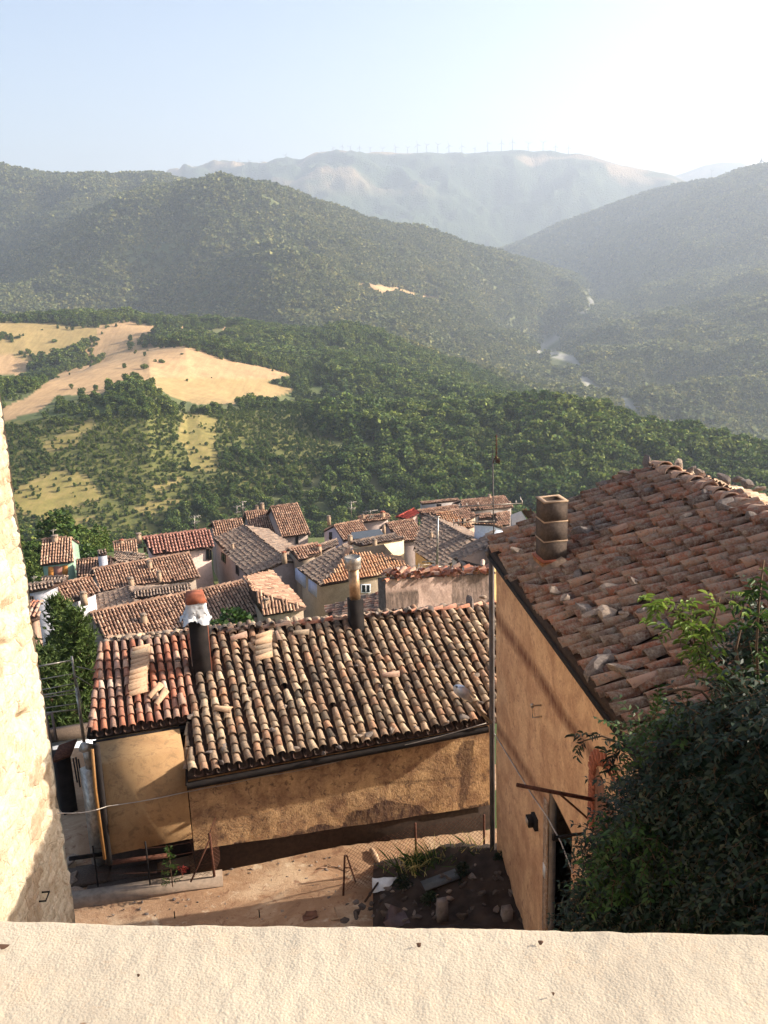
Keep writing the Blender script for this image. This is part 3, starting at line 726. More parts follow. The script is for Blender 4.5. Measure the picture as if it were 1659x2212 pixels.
# ------------------------------------------------------------------ stone tower wall on the left
M_TOWER=None
def m_tower():
    m,nt,b=newmat('rubble_masonry'); T=NT(nt)
    mp=T.n('Mapping'); mp.inputs['Scale'].default_value=(1,1,1.5); T.l(T.coord(),mp.inputs[0]); 
    a=T.n('Mix',data_type='VECTOR'); 
    nz=T.n('TexNoise'); nz.inputs['Scale'].default_value=3; T.l(mp.outputs[0],nz.inputs[0])
    va=T.n('VectorMath',operation='MULTIPLY_ADD'); T.l(nz.outputs[1],va.inputs[0]); va.inputs[1].default_value=(.18,.18,.18); T.l(mp.outputs[0],va.inputs[2])
    v=T.voro(1.7,vec=va.outputs[0]); ve=T.voro(1.7,'DISTANCE_TO_EDGE',vec=va.outputs[0])
    c=T.ramp(T.n('SeparateColor').outputs[0],[(0,lin((206,186,156))),(.5,lin((222,204,174))),(1,lin((184,158,128)))])
    sep=[x for x in nt.nodes if x.type=='SEPARATE_COLOR'][0]; T.l(v.outputs['Color'],sep.inputs[0])
    c=T.mix(T.ramp(T.noise(5,8,.8,dist=.8),[(.52,(0,0,0,1)),(.6,(.6,.6,.6,1))]),c,lin((196,160,124)))
    c=T.mix(T.ramp(T.noise(9,7,.75),[(.55,(0,0,0,1)),(.7,(.9,.9,.9,1))]),c,lin((150,112,84)))
    c=T.mix(T.ramp(T.noise(3,6,.7),[(.5,(0,0,0,1)),(.7,(.5,.5,.5,1))]),c,lin((244,232,208)))
    T.l(c,b.inputs['Base Color']); 
    h=T.math('ADD',T.math('MULTIPLY',T.ramp(ve.outputs[0],[(0,(0,0,0,1)),(.03,(1,1,1,1))]),.25),T.noise(22,7,.75)); T.bump(b,h,1.0,.05)
    b.inputs['Roughness'].default_value=.95
    return m
M_TOWER=m_tower()
TY=14.0
tA=aty(145,1985,TY); tx=aty(78,1450,TY)[0]; tB=np.array([tx,TY,0]); 
tdir=unit(np.array([.08,-1,0])); tn=np.array([-tdir[1],tdir[0],0]); tn=tn if tn[0]>0 else -tn
print('tower x',tx,tA)
def towerface(mb,A,dirv,nrm,L,z0,z1,res=.035,seed=0,edge=0):
    nu=int(L/res);nv=int((z1-z0)/res)
    us=np.linspace(0,L,nu);vs=np.linspace(z0,z1,nv);UU,VV=np.meshgrid(us,vs)
    P=A*[1,1,0]+UU[...,None]*dirv; P[...,2]=VV
    # stones: cell based displacement
    cell=.34; row=np.floor(VV/.26+fbm(UU*.7,VV*.7)*.6); cc=np.floor(UU/cell+_h(row.astype(int),7)*5)
    fu=(UU/cell+_h(row.astype(int),7)*5)%1; fv=(VV/.26+fbm(UU*.7,VV*.7)*.6)%1
    bl=_h(cc.astype(int),row.astype(int),3)*.05
    edgef=np.minimum(np.minimum(fu,1-fu),np.minimum(fv,1-fv)*.8); g=np.clip(edgef/.14,0,1)
    d=(bl+.035)*(g**.5)+fbm(UU*6,VV*6,0,5)*.03+fbm(UU*1.2,VV*1.2)*.05
    _x,_y=projarr(P.reshape(-1,3)); hole=np.zeros(len(_x))
    for (hx,hy,hs,hd) in ((47,1552,11,.22),(14,1318,16,.2),(8,1395,9,.15),(70,1330,6,.08),(60,1700,14,.06),(95,1680,10,.06),(30,1620,12,.05)): hole+=hd*np.exp(-(((_x-hx)/hs)**2+((_y-hy)/(hs*1.3))**2))
    d=d*.75+fbm(UU*3,VV*3,4,4)*.03-hole.reshape(d.shape)
    P=P+nrm*d[...,None]
    mb.add(P.reshape(-1,3),[(j*nu+i,j*nu+i+1,(j+1)*nu+i+1,(j+1)*nu+i) for j in range(nv-1) for i in range(nu-1)])
mb=MB(); towerface(mb,tB,tdir,tn,10,GZ,1.2)
bkd=unit(np.array([-1,.1,0])); towerface(mb,tB+tn*.04,bkd,np.array([.1,1,0]),1.5,GZ,1.2,res=.12)
tw=mb.build('stone_tower',[M_TOWER],smooth=True); tag(tw,'sunlit pale rubble stone wall corner rising along the left edge','stone wall')
def ont(px,py,off=0): return atplane(px,py,tB,tn)+tn*off
mb=MB(); a=ont(76,1948,.02); mb.tube([a,a+tn*.14,a+tn*.14-tdir*.22,a-tdir*.22],.015,6); tag(mb.build('iron_ring',[M_BLACK]),'dark iron staple in the shaded foot of the stone wall','iron staple')

# dry leaf bits lying on the parapet
M_DRY=m_plain('dry_leaf',(96,70,54),.9,nscale=30)
for i_,(x,y,s,lb) in enumerate([(10,2046,.006,'curled dry leaf on the parapet at the left edge of the picture'),(905,2043,.003,'small dry leaf scrap on the parapet right of its middle'),(1168,2038,.003,'tiny dark scrap on the parapet towards the right'),(1195,2150,.0018,'speck of rust coloured debris on the parapet at lower right'),(300,2110,.0018,'speck of dark debris on the parapet at lower left')]):
    p=atz(x,y,zp+.004); mb=MB(); V=[];r_=random.Random(i_)
    for k in range(9): th=2*pi*k/9; V.append(p+np.array([cos(th)*s*(1+.4*r_.random()),sin(th)*s*.6*(1+.5*r_.random()),.004*r_.random()+.002*cos(2*th)]))
    V.append(p+Z*.005); mb.add(V,[(k,(k+1)%9,9) for k in range(9)]); tag(mb.build('dry_leaf',[M_DRY]),lb,'dry leaf')
# ------------------------------------------------------------------ yard items
def gp(px,py,z=GZ): return atz(px,py,z)
M_FENCE=m_plain('fence_green_rust',(70,60,48),.9,nscale=15,var=.5)
def mesh_panel(name_mat,A,B,h,parent,cell=.09,r=.006):
    A=np.asarray(A,float);B=np.asarray(B,float); L=np.linalg.norm(B-A); t=(B-A)/L; mb=MB(); k=int((L+h)/cell)
    for s in (1,-1):
        for i in range(k+1):
            c=i*cell
            # diagonal line across rectangle L x h
            u0=c-h if s==1 else c; u1=c if s==1 else c-h
            pts=[(c-h,0),(c,h)] if s==1 else [(c,0),(c-h,h)]
            (a0,b0),(a1,b1)=pts
            # clip in u to 0..L
            def cl(a0,b0,a1,b1):
                if a0<0: b0=b0+(b1-b0)*(0-a0)/(a1-a0); a0=0
                if a0>L: b0=b0+(b1-b0)*(L-a0)/(a1-a0); a0=L
                return a0,b0
            if max(a0,a1)<=0 or min(a0,a1)>=L: continue
            p=cl(a0,b0,a1,b1); q=cl(a1,b1,a0,b0)
            P=A+t*p[0]+Z*p[1]; Q=A+t*q[0]+Z*q[1]; mb.tube([P,Q],r,3,caps=False)
    return mb.build('wire_mesh',[M_RUST],parent)
# low concrete kerb and platform at left, with fence
k0=gp(143,1935,GZ+.25);k1=gp(480,1885,GZ+.25)
mb=MB(); kd=unit(k1-k0); kn=np.array([-kd[1],kd[0],0])
mb.box((k0+k1)/2*[1,1,0]+Z*(GZ-.1),kd,kn,Z,np.linalg.norm(k1-k0)/2,.13,.34)
tag(mb.build('concrete_kerb',[M_CONCL]),'low concrete kerb between the yard and the sunken strip at left','kerb')
fr=thing('wire_fence',k1*[1,1,0]+Z*GZ,'rusty wire mesh fence frame standing on the end of the concrete kerb','fence')
pa=gp(463,1893,GZ+.25); pz=aty(452,1800,pa[1])[2]
pb=aty(412,1868,pa[1]+.7)
mb=MB(); mb.tube([pa,[pa[0]-.02,pa[1],pz]],.03,6); mb.build('post',[M_RUST],fr)
p2=gp(480,1880,GZ+.25)+kn*1.4; 
mb=MB(); p2=np.array([pa[0]+.12,pa[1]+1.2,GZ]); mb.tube([p2,p2+Z*1.9],.03,6); mb.build('post',[M_BLACK],fr)
mesh_panel('x',[pa[0],pa[1],GZ+.3],[p2[0],p2[1],GZ+.3],1.15,fr,cell=.1,r=.0035)
mb=MB(); mb.tube([[pa[0],pa[1],GZ+1.35],[p2[0],p2[1],GZ+1.5]],.012,4); a=pa.copy(); mb.tube([gp(412,1905,GZ+.3),[pa[0],pa[1],pz-.1]],.02,5); mb.build('brace',[M_RUST],fr)
q=gp(412,1900,GZ+.25); mesh_panel('x',[q[0],q[1],GZ+.3],[pa[0],pa[1],GZ+.3],1.1,fr,cell=.09,r=.003)
# thin posts with sagging wire along kerb
wf=thing('wire_fence',gp(322,1910),'thin iron posts with sagging wires along the concrete kerb','fence')
for (x,y,h) in [(325,1915,1.1),(212,1915,1.0)]:
    p=gp(x,y,GZ+.2); mb=MB(); mb.tube([p,p+Z*h],.02,5); mb.build('post',[M_BLACK],wf)
mb=MB(); a=gp(212,1915,GZ+.2); b=pa
for hh in (.35,.7,.95):
    mb.tube([a+(b-a)*t+Z*(hh-.12*sin(pi*t)) for t in np.linspace(0,1,10)],.006,3)
mb.build('wire',[M_RUST],wf)
# sunken strip: grey slabs and step stones
mb=MB(); 
for (x,y,sx,sy,h) in [(185,1895,.5,.3,.12),(250,1880,.9,.35,.05),(300,1905,1.1,.3,.04)]:
    p=gp(x,y,GZ+.02); mb.box(p*[1,1,0]+Z*(GZ-.02),kd,kn,Z,sx,sy,h)
tag(mb.build('paving_slab',[M_CONC]),'grey concrete slabs in the sunken strip behind the kerb','paving slab')
for (x,y) in [(152,1860),(158,1893),(166,1925),(149,1905)]:
    stone(gp(x,y,GZ+.1),.16,'pale stone stepped at the foot of the stone wall','stones at the foot of the stone wall')
# centre right wire fence with leaning post
f2=thing('wire_fence',gp(905,1905),'sagging wire mesh fence around the rubble heap','fence')
def post(x,y0,y1,par,r=.025,mat=M_RUST,lean=0):
    p=gp(x,y0); z=aty(x,y1,p[1])[2]; mb=MB(); mb.tube([p-Z*.1,[p[0]+lean,p[1],z]],r,6); mb.build('post',[mat],par); return p,z
pA,zA=post(741,1935,1848,f2,lean=.08)
mb=MB(); mb.tube([gp(768,1905),[pA[0]+.12,pA[1],zA]],.02,5); mb.tube([gp(742,1875,GZ+.35),gp(757,1874,GZ+.35)],.015,5); mb.build('brace',[M_RUST],f2)
pB,zB=post(900,1880,1778,f2); pC,zC=post(1046,1850,1760,f2)
mesh_panel('x',[pA[0]+.08,pA[1],GZ+.12],[pB[0],pB[1],GZ+.12],1.0,f2,cell=.10,r=.0035); mesh_panel('x',[pB[0],pB[1],GZ+.1],[pC[0],pC[1],GZ+.1],.95,f2,cell=.10,r=.0035)
# rubble heap: an earth mound with many stones
mb=MB(); nx=90; ny=70
X0=gp(735,1990)[0]; 
gx=np.linspace(-.5,5,nx); gy=np.linspace(12.5,18.2,ny); GX,GY=np.meshgrid(gx,gy)
cx,cy=gp(960,1940)[:2]
left=gp(738,1990)[0]; top=gp(900,1868)[1]
md=np.clip((GX-left)/.9,0,1)*np.clip((top+.2-GY+(GX-left)*.2)/1.2,0,1)
mz=GZ-.1+md*(.75+fbm(GX*.9,GY*.9)*.5)+fbm(GX*3,GY*3)*.09*md
mb.add(np.stack([GX,GY,mz],-1).reshape(-1,3),[(j*nx+i,j*nx+i+1,(j+1)*nx+i+1,(j+1)*nx+i) for j in range(ny-1) for i in range(nx-1)])
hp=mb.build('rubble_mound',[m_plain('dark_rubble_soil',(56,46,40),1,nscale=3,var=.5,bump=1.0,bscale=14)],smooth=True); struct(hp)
def moundz(x,y):
    i=int(np.clip((x+.5)/5.5*(nx-1),0,nx-1)); j=int(np.clip((y-12.5)/5.7*(ny-1),0,ny-1)); return mz[j,i]
rs_=np.random.default_rng(5)
def onmound(px,py):
    z=GZ
    for _ in range(6):
        p=gp(px,py,z); z=moundz(p[0],p[1])
    return gp(px,py,z)
k=0
for i in range(110):
    x=rs_.uniform(742,1150);y=rs_.uniform(1870,1990)
    if y<1868+ (0 if x>870 else (870-x)*.6): continue
    if x>1060+(y-1840)*.6: continue
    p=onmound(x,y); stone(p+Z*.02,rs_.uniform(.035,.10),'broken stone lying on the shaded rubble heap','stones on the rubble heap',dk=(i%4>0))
mb=MB(); p=onmound(880,1860); 
for (x,y,s) in [(872,1862,.3),(1140,1830,.3)]: pass
# boards / sheets in rubble
p=onmound(940,1915); mb=MB(); mb.box(p+Z*.1,unit(np.array([1,.35,.12])),unit(np.array([-.35,1,.1])),Z,.5,.14,.02); tag(mb.build('sheet_metal',[m_plain('dull_sheet',(84,86,86),.6,.1)]),'flat grey sheet lying across the rubble heap','metal sheet')
p=onmound(800,1935); mb=MB(); mb.tube([onmound(845,1870)+Z*.05,onmound(790,1975)+Z*.3],.025,6); tag(mb.build('wooden_pole',[M_WOODD]),'thin pole leaning across the rubble behind the fence corner','pole')
# white bag: crumpled
mb=MB(); p=onmound(810,1925); n1=26;n2=14; V=[]
for j in range(n2):
    for i in range(n1):
        u=i/(n1-1);v=j/(n2-1); wdt=.14*sin(pi*min(1,v*1.0+.05))**.6*(1-.55*u); 
        V.append(p+np.array([-.05+u*.5,(v-.5)*.34*(sin(pi*min(1,u+.12))**.5+.15)+u*.10, (.16*sin(pi*v)+.04*float(vnoise(u*6,v*5,3)))*(1.1-.8*u)+.10+.10*u*u]))
mb.add(V,[(j*n1+i,j*n1+i+1,(j+1)*n1+i+1,(j+1)*n1+i) for j in range(n2-1) for i in range(n1-1)])
tag(mb.build('plastic_bag',[M_WHITE],smooth=True),'crumpled white bag lying on the rubble heap','plastic bag')
mb=MB(); p=onmound(850,1985); V=[p+np.array([-.2,-.1,.02]),p+np.array([.32,-.12,.0]),p+np.array([.2,.1,.12]),p+np.array([-.05,.14,.22]),p+np.array([-.1,-.2,-.1])]
mb.add(V,[(0,4,3),(4,1,2,3),(0,3,2),(0,1,4),(0,2,1)]); tag(mb.build('roof_sheet',[m_plain('pink_grey_panel',(104,86,84),.8)]),'tilted pinkish panel at the near edge of the rubble heap','panel')
for (x,y,hh) in [(953,1985,.42),(1093,1985,.25)]:
    p=onmound(x,y); mb=MB(); mb.box(p-Z*.2,unit(np.array([1,.2,0])),unit(np.array([-.2,1,.1])),unit(np.array([.05,0,1])),.11,.09,hh+.2,0,.85); tag(mb.build('broken_block',[M_ROCK]),'upright broken masonry block at the near edge of the rubble, %s'%('taller one' if hh>.3 else 'small one'),'block')
# sticks, wood, debris in the yard
mb=MB(); mb.tube([gp(802,1838)+Z*.04,gp(810,1852)+Z*.05,gp(817,1865)+Z*.04],[.05,.07,.045],7); mb.tube([gp(806,1846)+Z*.05,gp(790,1842)+Z*.04],[.02,.01],5); tag(mb.build('broken_branch',[m_plain('pale_wood',(190,160,130),.9,nscale=12)]),'pale broken branch lying in front of the low house near the fence','branch')
mb=MB(); mb.tube([gp(x,y)+Z*.03 for x,y in [(683,1880),(695,1877),(706,1876),(708,1868),(716,1874),(735,1876),(752,1885),(768,1876),(775,1882)]],.012,5); tag(mb.build('dry_vine',[m_plain('dry_vine_wood',(160,130,105),.9)]),'thin crooked dry vine lying on the yard','dry vine')
mb=MB(); mb.box(gp(665,1984)+Z*.02,unit(np.array([1,.3,.2])),unit(np.array([-.3,1,0])),Z,.2,.1,.025); mb.box(gp(672,1980)+Z*.06,unit(np.array([1,-.2,.1])),unit(np.array([.2,1,.2])),Z,.12,.06,.02); tag(mb.build('litter',[m_plain('torn_cardboard',(120,84,66),.9)]),'torn scrap lying in the middle of the yard close to the parapet','scrap')
mb=MB(); mb.tube([gp(722,1962)+Z*.02,gp(733,1990)+Z*.05],.015,5);mb.tube([gp(715,1990)+Z*.03,gp(740,1990)+Z*.08],.02,5); tag(mb.build('wood_stick',[m_plain('stick',(176,146,116),.9)]),'thin wooden sticks beside the foot of the fence corner','sticks')
for i,(x,y,h) in enumerate([(378,1985,.18),(561,1984,.2)]):
    p=gp(x,y); mb=MB(); mb.tube([p,p+Z*h],.012,5); tag(mb.build('iron_stake',[M_BLACK]),'short iron stake stuck in the yard, '+('left' if i==0 else 'right')+' one of two','stake')
for i in range(120):
    x=rs_.uniform(170,735);y=rs_.uniform(1850,1988)
    if y<1935 and x<480: continue
    stone(gp(x,y)+Z*.01,rs_.uniform(.018,.045),'small stone lying on the bare earth yard','small stones in the yard',name='pebble')
# ------------------------------------------------------------------ street lamp on the near house side
lp=thing('street_lamp',aty(1056,1545,16.6),'silver cobra-head street lamp on a slanting arm beside the drainpipe','street lamp')
a=aty(1060,1562,16.9); b=aty(1012,1508,16.2); c=aty(976,1474,15.9)
mb=MB(); mb.tube([a,b],.035,8); mb.build('arm',[M_STEEL],lp)
mb=MB(); t=unit(c-b); s=unit(np.cross(t,Z)); u=np.cross(s,t); V=[];Fx=[]
prof=[(-.12,.04,.03),(0,.06,.05),(.12,.10,.08),(.26,.15,.11),(.36,.155,.11),(.44,.12,.08),(.5,.03,.02)]
n=14
for (l,w,h) in prof:
    for k in range(n): V.append(b+t*l*.95+s*w*cos(2*pi*k/n)+u*h*sin(2*pi*k/n))
for i in range(len(prof)-1):
    for k in range(n): Fx.append((i*n+k,i*n+(k+1)%n,(i+1)*n+(k+1)%n,(i+1)*n+k))
mb.add(V,Fx); mb.build('lamp_head',[m_plain('lamp_silver',(200,204,214),.3,.5)],lp,smooth=True)
mb=MB(); mb.box(b+t*.05+u*.085,t,s,u,.2,.03,.03); mb.build('ballast_cover',[M_WHITE],lp)
# cables
def cable(pts,r,label,mat=M_WIRE):
    mb=MB(); P=[]
    for i in range(len(pts)-1):
        a,b=pts[i],pts[i+1]; k=12
        for j in range(k): t=j/k; P.append(a+(b-a)*t-Z*.10*sin(pi*t)*np.linalg.norm(b-a)/6)
    P.append(pts[-1]); mb.tube(P,r,5); return tag(mb.build('cable',[mat]),label,'cable')
cable([ont(118,1757,.05),onw(232,1736,.1),onw(398,1706,.1),onw(437,1698,.1)],.010,'thin pale cable strung from the stone wall across the smooth ochre wall')
cable([onw(437,1698,.1),onw(560,1674,.08),onw(690,1650,.08),onw(780,1625,.08),aty(1050,1562,18.6)],.008,'thin cable running along the worn wall beneath the eaves')
# ------------------------------------------------------------------ left background bits seen past the stone wall
mast=thing('tv_mast',aty(165,1560,22),'grey steel mast with crossing wires in front of the conifer at left','mast')
mb=MB(); a=aty(155,1418,22);b=aty(167,1500,22);c=aty(178,1575,22); mb.tube([a,b],.03,6); mb.build('pole',[M_STEEL],mast); mb=MB(); mb.tube([b+Z*.2,c-Z*.4],.045,8); mb.build('pole',[M_STEEL],mast)
for i,(x0,y0,x1,y1,r) in enumerate([(75,1441,157,1426,.022),(78,1469,160,1455,.012),(84,1491,160,1477,.012),(84,1503,162,1490,.018),(88,1507,166,1497,.012),(92,1530,170,1519,.012),(96,1540,172,1532,.02),(163,1460,200,1482,.012),(165,1468,182,1540,.01),(166,1440,220,1452,.01)]):
    mb=MB(); mb.tube([aty(x0,y0,21.5),aty(x1,y1,22)],r,4); mb.build('crossbar' if r>.015 else 'wire',[M_STEEL if r>.015 else M_WIRE],mast)
# white lower wall & parapet ledge
lw=thing('low_wall',aty(150,1600,25),'weathered grey wall with pale whitewashed band down the alley at left','wall')
def quadbox(name,p1,p2,y1,y2,top1,top2,h,mat,parent,th=.15):
    a=aty(p1,top1,y1);b=aty(p2,top2,y2); d=unit((b-a)*[1,1,0]); n=np.array([-d[1],d[0],0]); mb=MB()
    v=[]
    for (q) in (a,b): 
        for s in (0,1):
            for k in (0,1): v.append(q+n*th*s-Z*h*k)
    mb.add(v,[(0,1,5,4),(2,6,7,3),(0,4,6,2),(1,3,7,5),(0,2,3,1),(4,5,7,6)]); return mb.build(name,[mat],parent)
quadbox('coping',96,205,24,25.5,1583,1566,.35,M_CONC,lw,.35)
quadbox('wall',100,215,24.3,25.8,1606,1590,1.6,m_plain('whitewash',(206,208,216),.9,nscale=4,var=.15),lw,.25)
quadbox('wall',110,225,24.2,25.2,1680,1665,5,m_plain('dark_alley_stone',(110,100,92),.95,nscale=5,var=.5,bump=.8),lw,.3)
cn=thing('shed',aty(130,1680,20.5),'small dark shed with rusty red lid down the alley at left','shed')
quadbox('wall',122,152,20.2,20.4,1640,1632,3.2,M_BLACK,cn,.5)
mb=MB(); a=aty(112,1644,20); b=aty(152,1630,20.3); mb.add([a,b,b+np.array([0,.55,.12]),a+np.array([0,.55,.12]),a-Z*.06,b-Z*.06,b+np.array([0,.55,.06]),a+np.array([0,.55,.06])],[(0,1,2,3),(7,6,5,4),(0,4,5,1),(1,5,6,2),(2,6,7,3),(3,7,4,0)]); mb.build('roof',[M_RUST],cn)
for (x,y0,y1) in [(158,1638,1690),(164,1636,1700),(169,1640,1690)]:
    mb=MB(); mb.tube([aty(x,y0,20),aty(x+9,y1,20)],.02,5); tag(mb.build('steel_rod',[M_BLACK]),'thin dark reinforcing rod standing beside the small shed','rod','rods beside the shed')
mb=MB(); a=aty(186,1615,18.2); ax=unit(np.array([-.8,-.5,.45])); mb.tube([a+np.array([.1,.1,-.1]),a+ax*.1],[.11,.11],14,caps=True); mb.tube([a,a+np.array([.02,.02,-.6])],.09,12); mb.tube([a-Z*.5,a-Z*3.2],[.2,.22],4); 
fo=mb.build('flue_elbow',[M_STEEL]); tag(fo,'steel flue elbow on a dark stack at the left corner of the smooth ochre wall','flue')
mb=MB(); a=aty(99,1545,21); mb.tube([a,a-Z*2.5],.05,4);mb.tube([aty(112,1541,21),aty(122,1600,21)],.035,5); mb.tube([a,aty(112,1541,21)],.03,4); tag(mb.build('gate_frame',[m_plain('grey_brown_frame',(120,104,96),.8)]),'pale metal gate frame just right of the stone wall','gate frame')
mb=MB(); a=aty(150,1855,17.6);b=aty(238,1842,18.2); mb.tube([a,b],.05,5); tag(mb.build('rail',[M_BLACK]),'dark horizontal rail from the stone wall to the ochre corner','rail')
# dark retaining fill behind alley
# ------------------------------------------------------------------ tall antenna masts by the tall house
def yagi(mb,c,ax,el,L,n,w,r=.012):
    mb.tube([c-ax*L/2,c+ax*L/2],r*1.3,4)
    for i in range(n):
        p=c-ax*L/2+ax*L*(i+.5)/n; mb.tube([p-el*w/2,p+el*w/2],r,3)
am=thing('antenna_mast',aty(1066,1175,33),'tall antenna mast with many crossing yagi bars left of the block chimney','antenna')
mb=MB(); a=aty(1067,1195,33);b=aty(1064,985,33); mb.tube([a,b],.022,6); mb.tube([b,aty(1064,962,33)],.015,5); mb.build('pole',[M_PIPE],am)
mb=MB(); p=aty(1072,965,33); mb.tube([p-Z*.3-Z*.0,p+Z*.35],.022,5); yagi(mb,p,Z,unit(np.array([1,.5,0])),.9,6,.12); q=aty(1075,995,33); yagi(mb,q,unit(np.array([.6,-1,0])),Z,.25,4,.2,r=.02); mb.tube([p-Z*.3,b-Z*.3],.02,4); mb.build('yagi',[M_RUST],am)
mb=MB(); r1=aty(992,1094,33);r2=aty(1128,1087,33.0); mb.tube([r1,r2],.02,5)
for t in (.0,.12,.3,.52,.9,1): p=r1+(r2-r1)*t; mb.tube([p-Z*.1,p+Z*.12],.014,4)
mb.tube([r2,r2+Z*.25+np.array([-.08,0,0])],.016,4)
mb.build('yagi',[M_STEEL],am)
mb=MB(); r1=aty(980,1129,33);r2=aty(1068,1125,33.0); mb.tube([r1,r2],.018,5)
for t in (0,.12,.28,.5): p=r1+(r2-r1)*t; mb.tube([p-Z*.14,p+Z*.14],.014,4)
mb.build('yagi',[M_STEEL],am)
am=thing('antenna_mast',aty(944,1235,38),'slim antenna mast with two crossbars standing behind the ruined wall','antenna')
mb=MB(); mb.tube([aty(944,1238,38),aty(946,1116,38)],.04,6); mb.build('pole',[M_STEEL],am)
mb=MB(); mb.tube([aty(912,1214,38),aty(946,1213,38)],.025,4); mb.tube([aty(920,1226,38),aty(952,1224,38)],.02,4); mb.tube([aty(938,1118,38),aty(950,1116,38)],.025,4); mb.build('crossbar',[M_STEEL],am)
sd=MB(); p=aty(935,1228,37.5); k=16; V=[p+np.array([.16*cos(2*pi*i/k),.05*sin(2*pi*i/k)*0,.2*sin(2*pi*i/k)]) for i in range(k)]+[p+np.array([0,.08,0])]
sd.add(V,[(i,(i+1)%k,k) for i in range(k)]); tag(sd.build('satellite_dish',[M_WHITE]),'small white satellite dish behind the coping of the ruined wall','satellite dish')
# ------------------------------------------------------------------ ruined grey wall behind the low house
rw_=thing('ruined_wall',aty(940,1300,30),'grey patchy plaster wall topped with broken tiles behind the low house','wall')
A=aty(832,1250,29)*[1,1,0];B=aty(1058,1238,31.5)*[1,1,0]
ztA=aty(832,1252,29)[2]; ztB=aty(1058,1240,31.5)[2]
mb=MB(); 
P,Fc=wallgrid(A,B,(ztA,ztB),-16.5,.3,nu=120,nv=50,disp=.06)
px,py=projarr(P); st=inpoly(px+fbm(py*.05,px*.05)*6,py,[(832,1276),(905,1273),(905,1400),(832,1400)])*1.0
st=np.maximum(st,inpoly(px,py,[(976,1200),(1070,1200),(1070,1400),(976,1400)])*.9)  # right part of the wall lies in shade, put into the colour here
mb.add(P,Fc); mb.build('wall',[m_plaster('grey_pink_plaster',(186,160,146),(160,134,120),(140,116,104),scale=.8,grain=14,bump=.8,stain_shade=(92,78,70))],rw_,attr={'stain_shade':st},smooth=True)
d=unit(B-A);nb=np.array([-d[1],d[0],0]); 
mb=MB(); mb.add([A+Z*ztA,B+Z*ztB,B+nb*.45+Z*(ztB-.05),A+nb*.45+Z*(ztA-.05),A+nb*.45-Z*18,B+nb*.45-Z*18,A-Z*18,B-Z*18],[(0,1,2,3),(3,2,5,4),(0,3,4,6),(1,7,5,2)]); mb.build('wall',[M_MORTAR],rw_)
mb=MB(); 
for i in range(150):
    t=random.random(); p=A+(B-A)*t+Z*(ztA+(ztB-ztA)*t)+nb*random.uniform(-.1,.3)+Z*random.uniform(0,.22)
    y=random.gauss(pi/2 if random.random()<.4 else 0,.6); h_=d*cos(y)+nb*sin(y); dd=-d*sin(y)+nb*cos(y); dd=unit(dd+Z*random.uniform(-.25,.25)); s=random.uniform(.8,1.2)
    mb.addmany(TPLF[0],TPLF[1],np.array([[h_*s*random.choice((1,1,-1)),-dd*.6,Z]]),p[None,:])
mb.build('coping_tiles',[T_NEW],rw_)
# lit brown building piece lower left : roof between flue and ruined wall (tiles fall left) is in village list
# ------------------------------------------------------------------ foliage builders
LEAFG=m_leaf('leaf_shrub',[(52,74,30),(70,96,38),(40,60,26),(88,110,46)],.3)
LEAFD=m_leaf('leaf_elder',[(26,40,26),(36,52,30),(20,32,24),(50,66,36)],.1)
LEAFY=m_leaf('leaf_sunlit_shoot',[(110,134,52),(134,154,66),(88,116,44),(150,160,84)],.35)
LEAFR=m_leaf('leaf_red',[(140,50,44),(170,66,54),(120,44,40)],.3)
NEEDLE=m_leaf('needle',[(66,84,38),(88,104,48),(52,70,34),(100,114,56)],.15,.7)
M_BARK=m_plain('bark',(92,72,54),.95,nscale=14,var=.4,bump=.8)
def leaf_tpl(L=.16,w=.045):
    return np.array([(0,0,0),(w*.7,L*.35,.012),(w*.45,L*.75,-.0),(0,L,-.03),(-w*.45,L*.75,0),(-w*.7,L*.35,.012),(0,L*.5,-.012)]),[(0,1,6),(1,2,6),(2,3,6),(3,4,6),(4,5,6),(5,0,6)]
LT=leaf_tpl()
def leaf_simple(L=.16,w=.05): return np.array([(0,0,0),(w,L*.45,.01),(0,L,-.02),(-w,L*.45,.01)]),[(0,1,2,3)]
def rand_frames(dirs,rng,spread=.6):
    N=len(dirs); d=dirs+rng.normal(0,spread,(N,3)); d/=np.linalg.norm(d,axis=1)[:,None]
    up=rng.normal(0,.5,(N,3))+np.array([0,0,1.]); s=np.cross(d,up); s/=np.linalg.norm(s,axis=1)[:,None]+1e-9; n=np.cross(s,d)
    return np.stack([s,d,n],1)
def sprig(mb,p0,d0,L,nleaf,rng,leafL,mi=0,stem=0,r=.006,tpl=None,compound=True):
    # a shoot with leaves in pairs, drooping
    p=np.array(p0,float); d=unit(d0); pts=[p.copy()]; k=max(3,nleaf//2)
    O=[];Fr=[]
    for i in range(k):
        p=p+d*L/k; d=unit(d+np.array([0,0,-.10])+rng.normal(0,.06,3)); pts.append(p.copy())
        s=unit(np.cross(d,Z)+1e-3); u=np.cross(s,d)
        for sg in (-1,1):
            ld=unit(s*sg*.9+d*.65+u*rng.normal(0.05,.3)); n=unit(u+rng.normal(0,.25,3)); ss=unit(np.cross(ld,n)); n=np.cross(ss,ld); sc=rng.uniform(.7,1.2)
            O.append(p.copy()); Fr.append(np.array([ss*sc,ld*sc,n*sc]))
    mb.tube(pts,[r*(1-.7*i/len(pts)) for i in range(len(pts))],4,mi=stem,caps=False)
    T=tpl or leaf_tpl(leafL,leafL*.2); mb.addmany(T[0],T[1],np.array(Fr),np.array(O),mi)
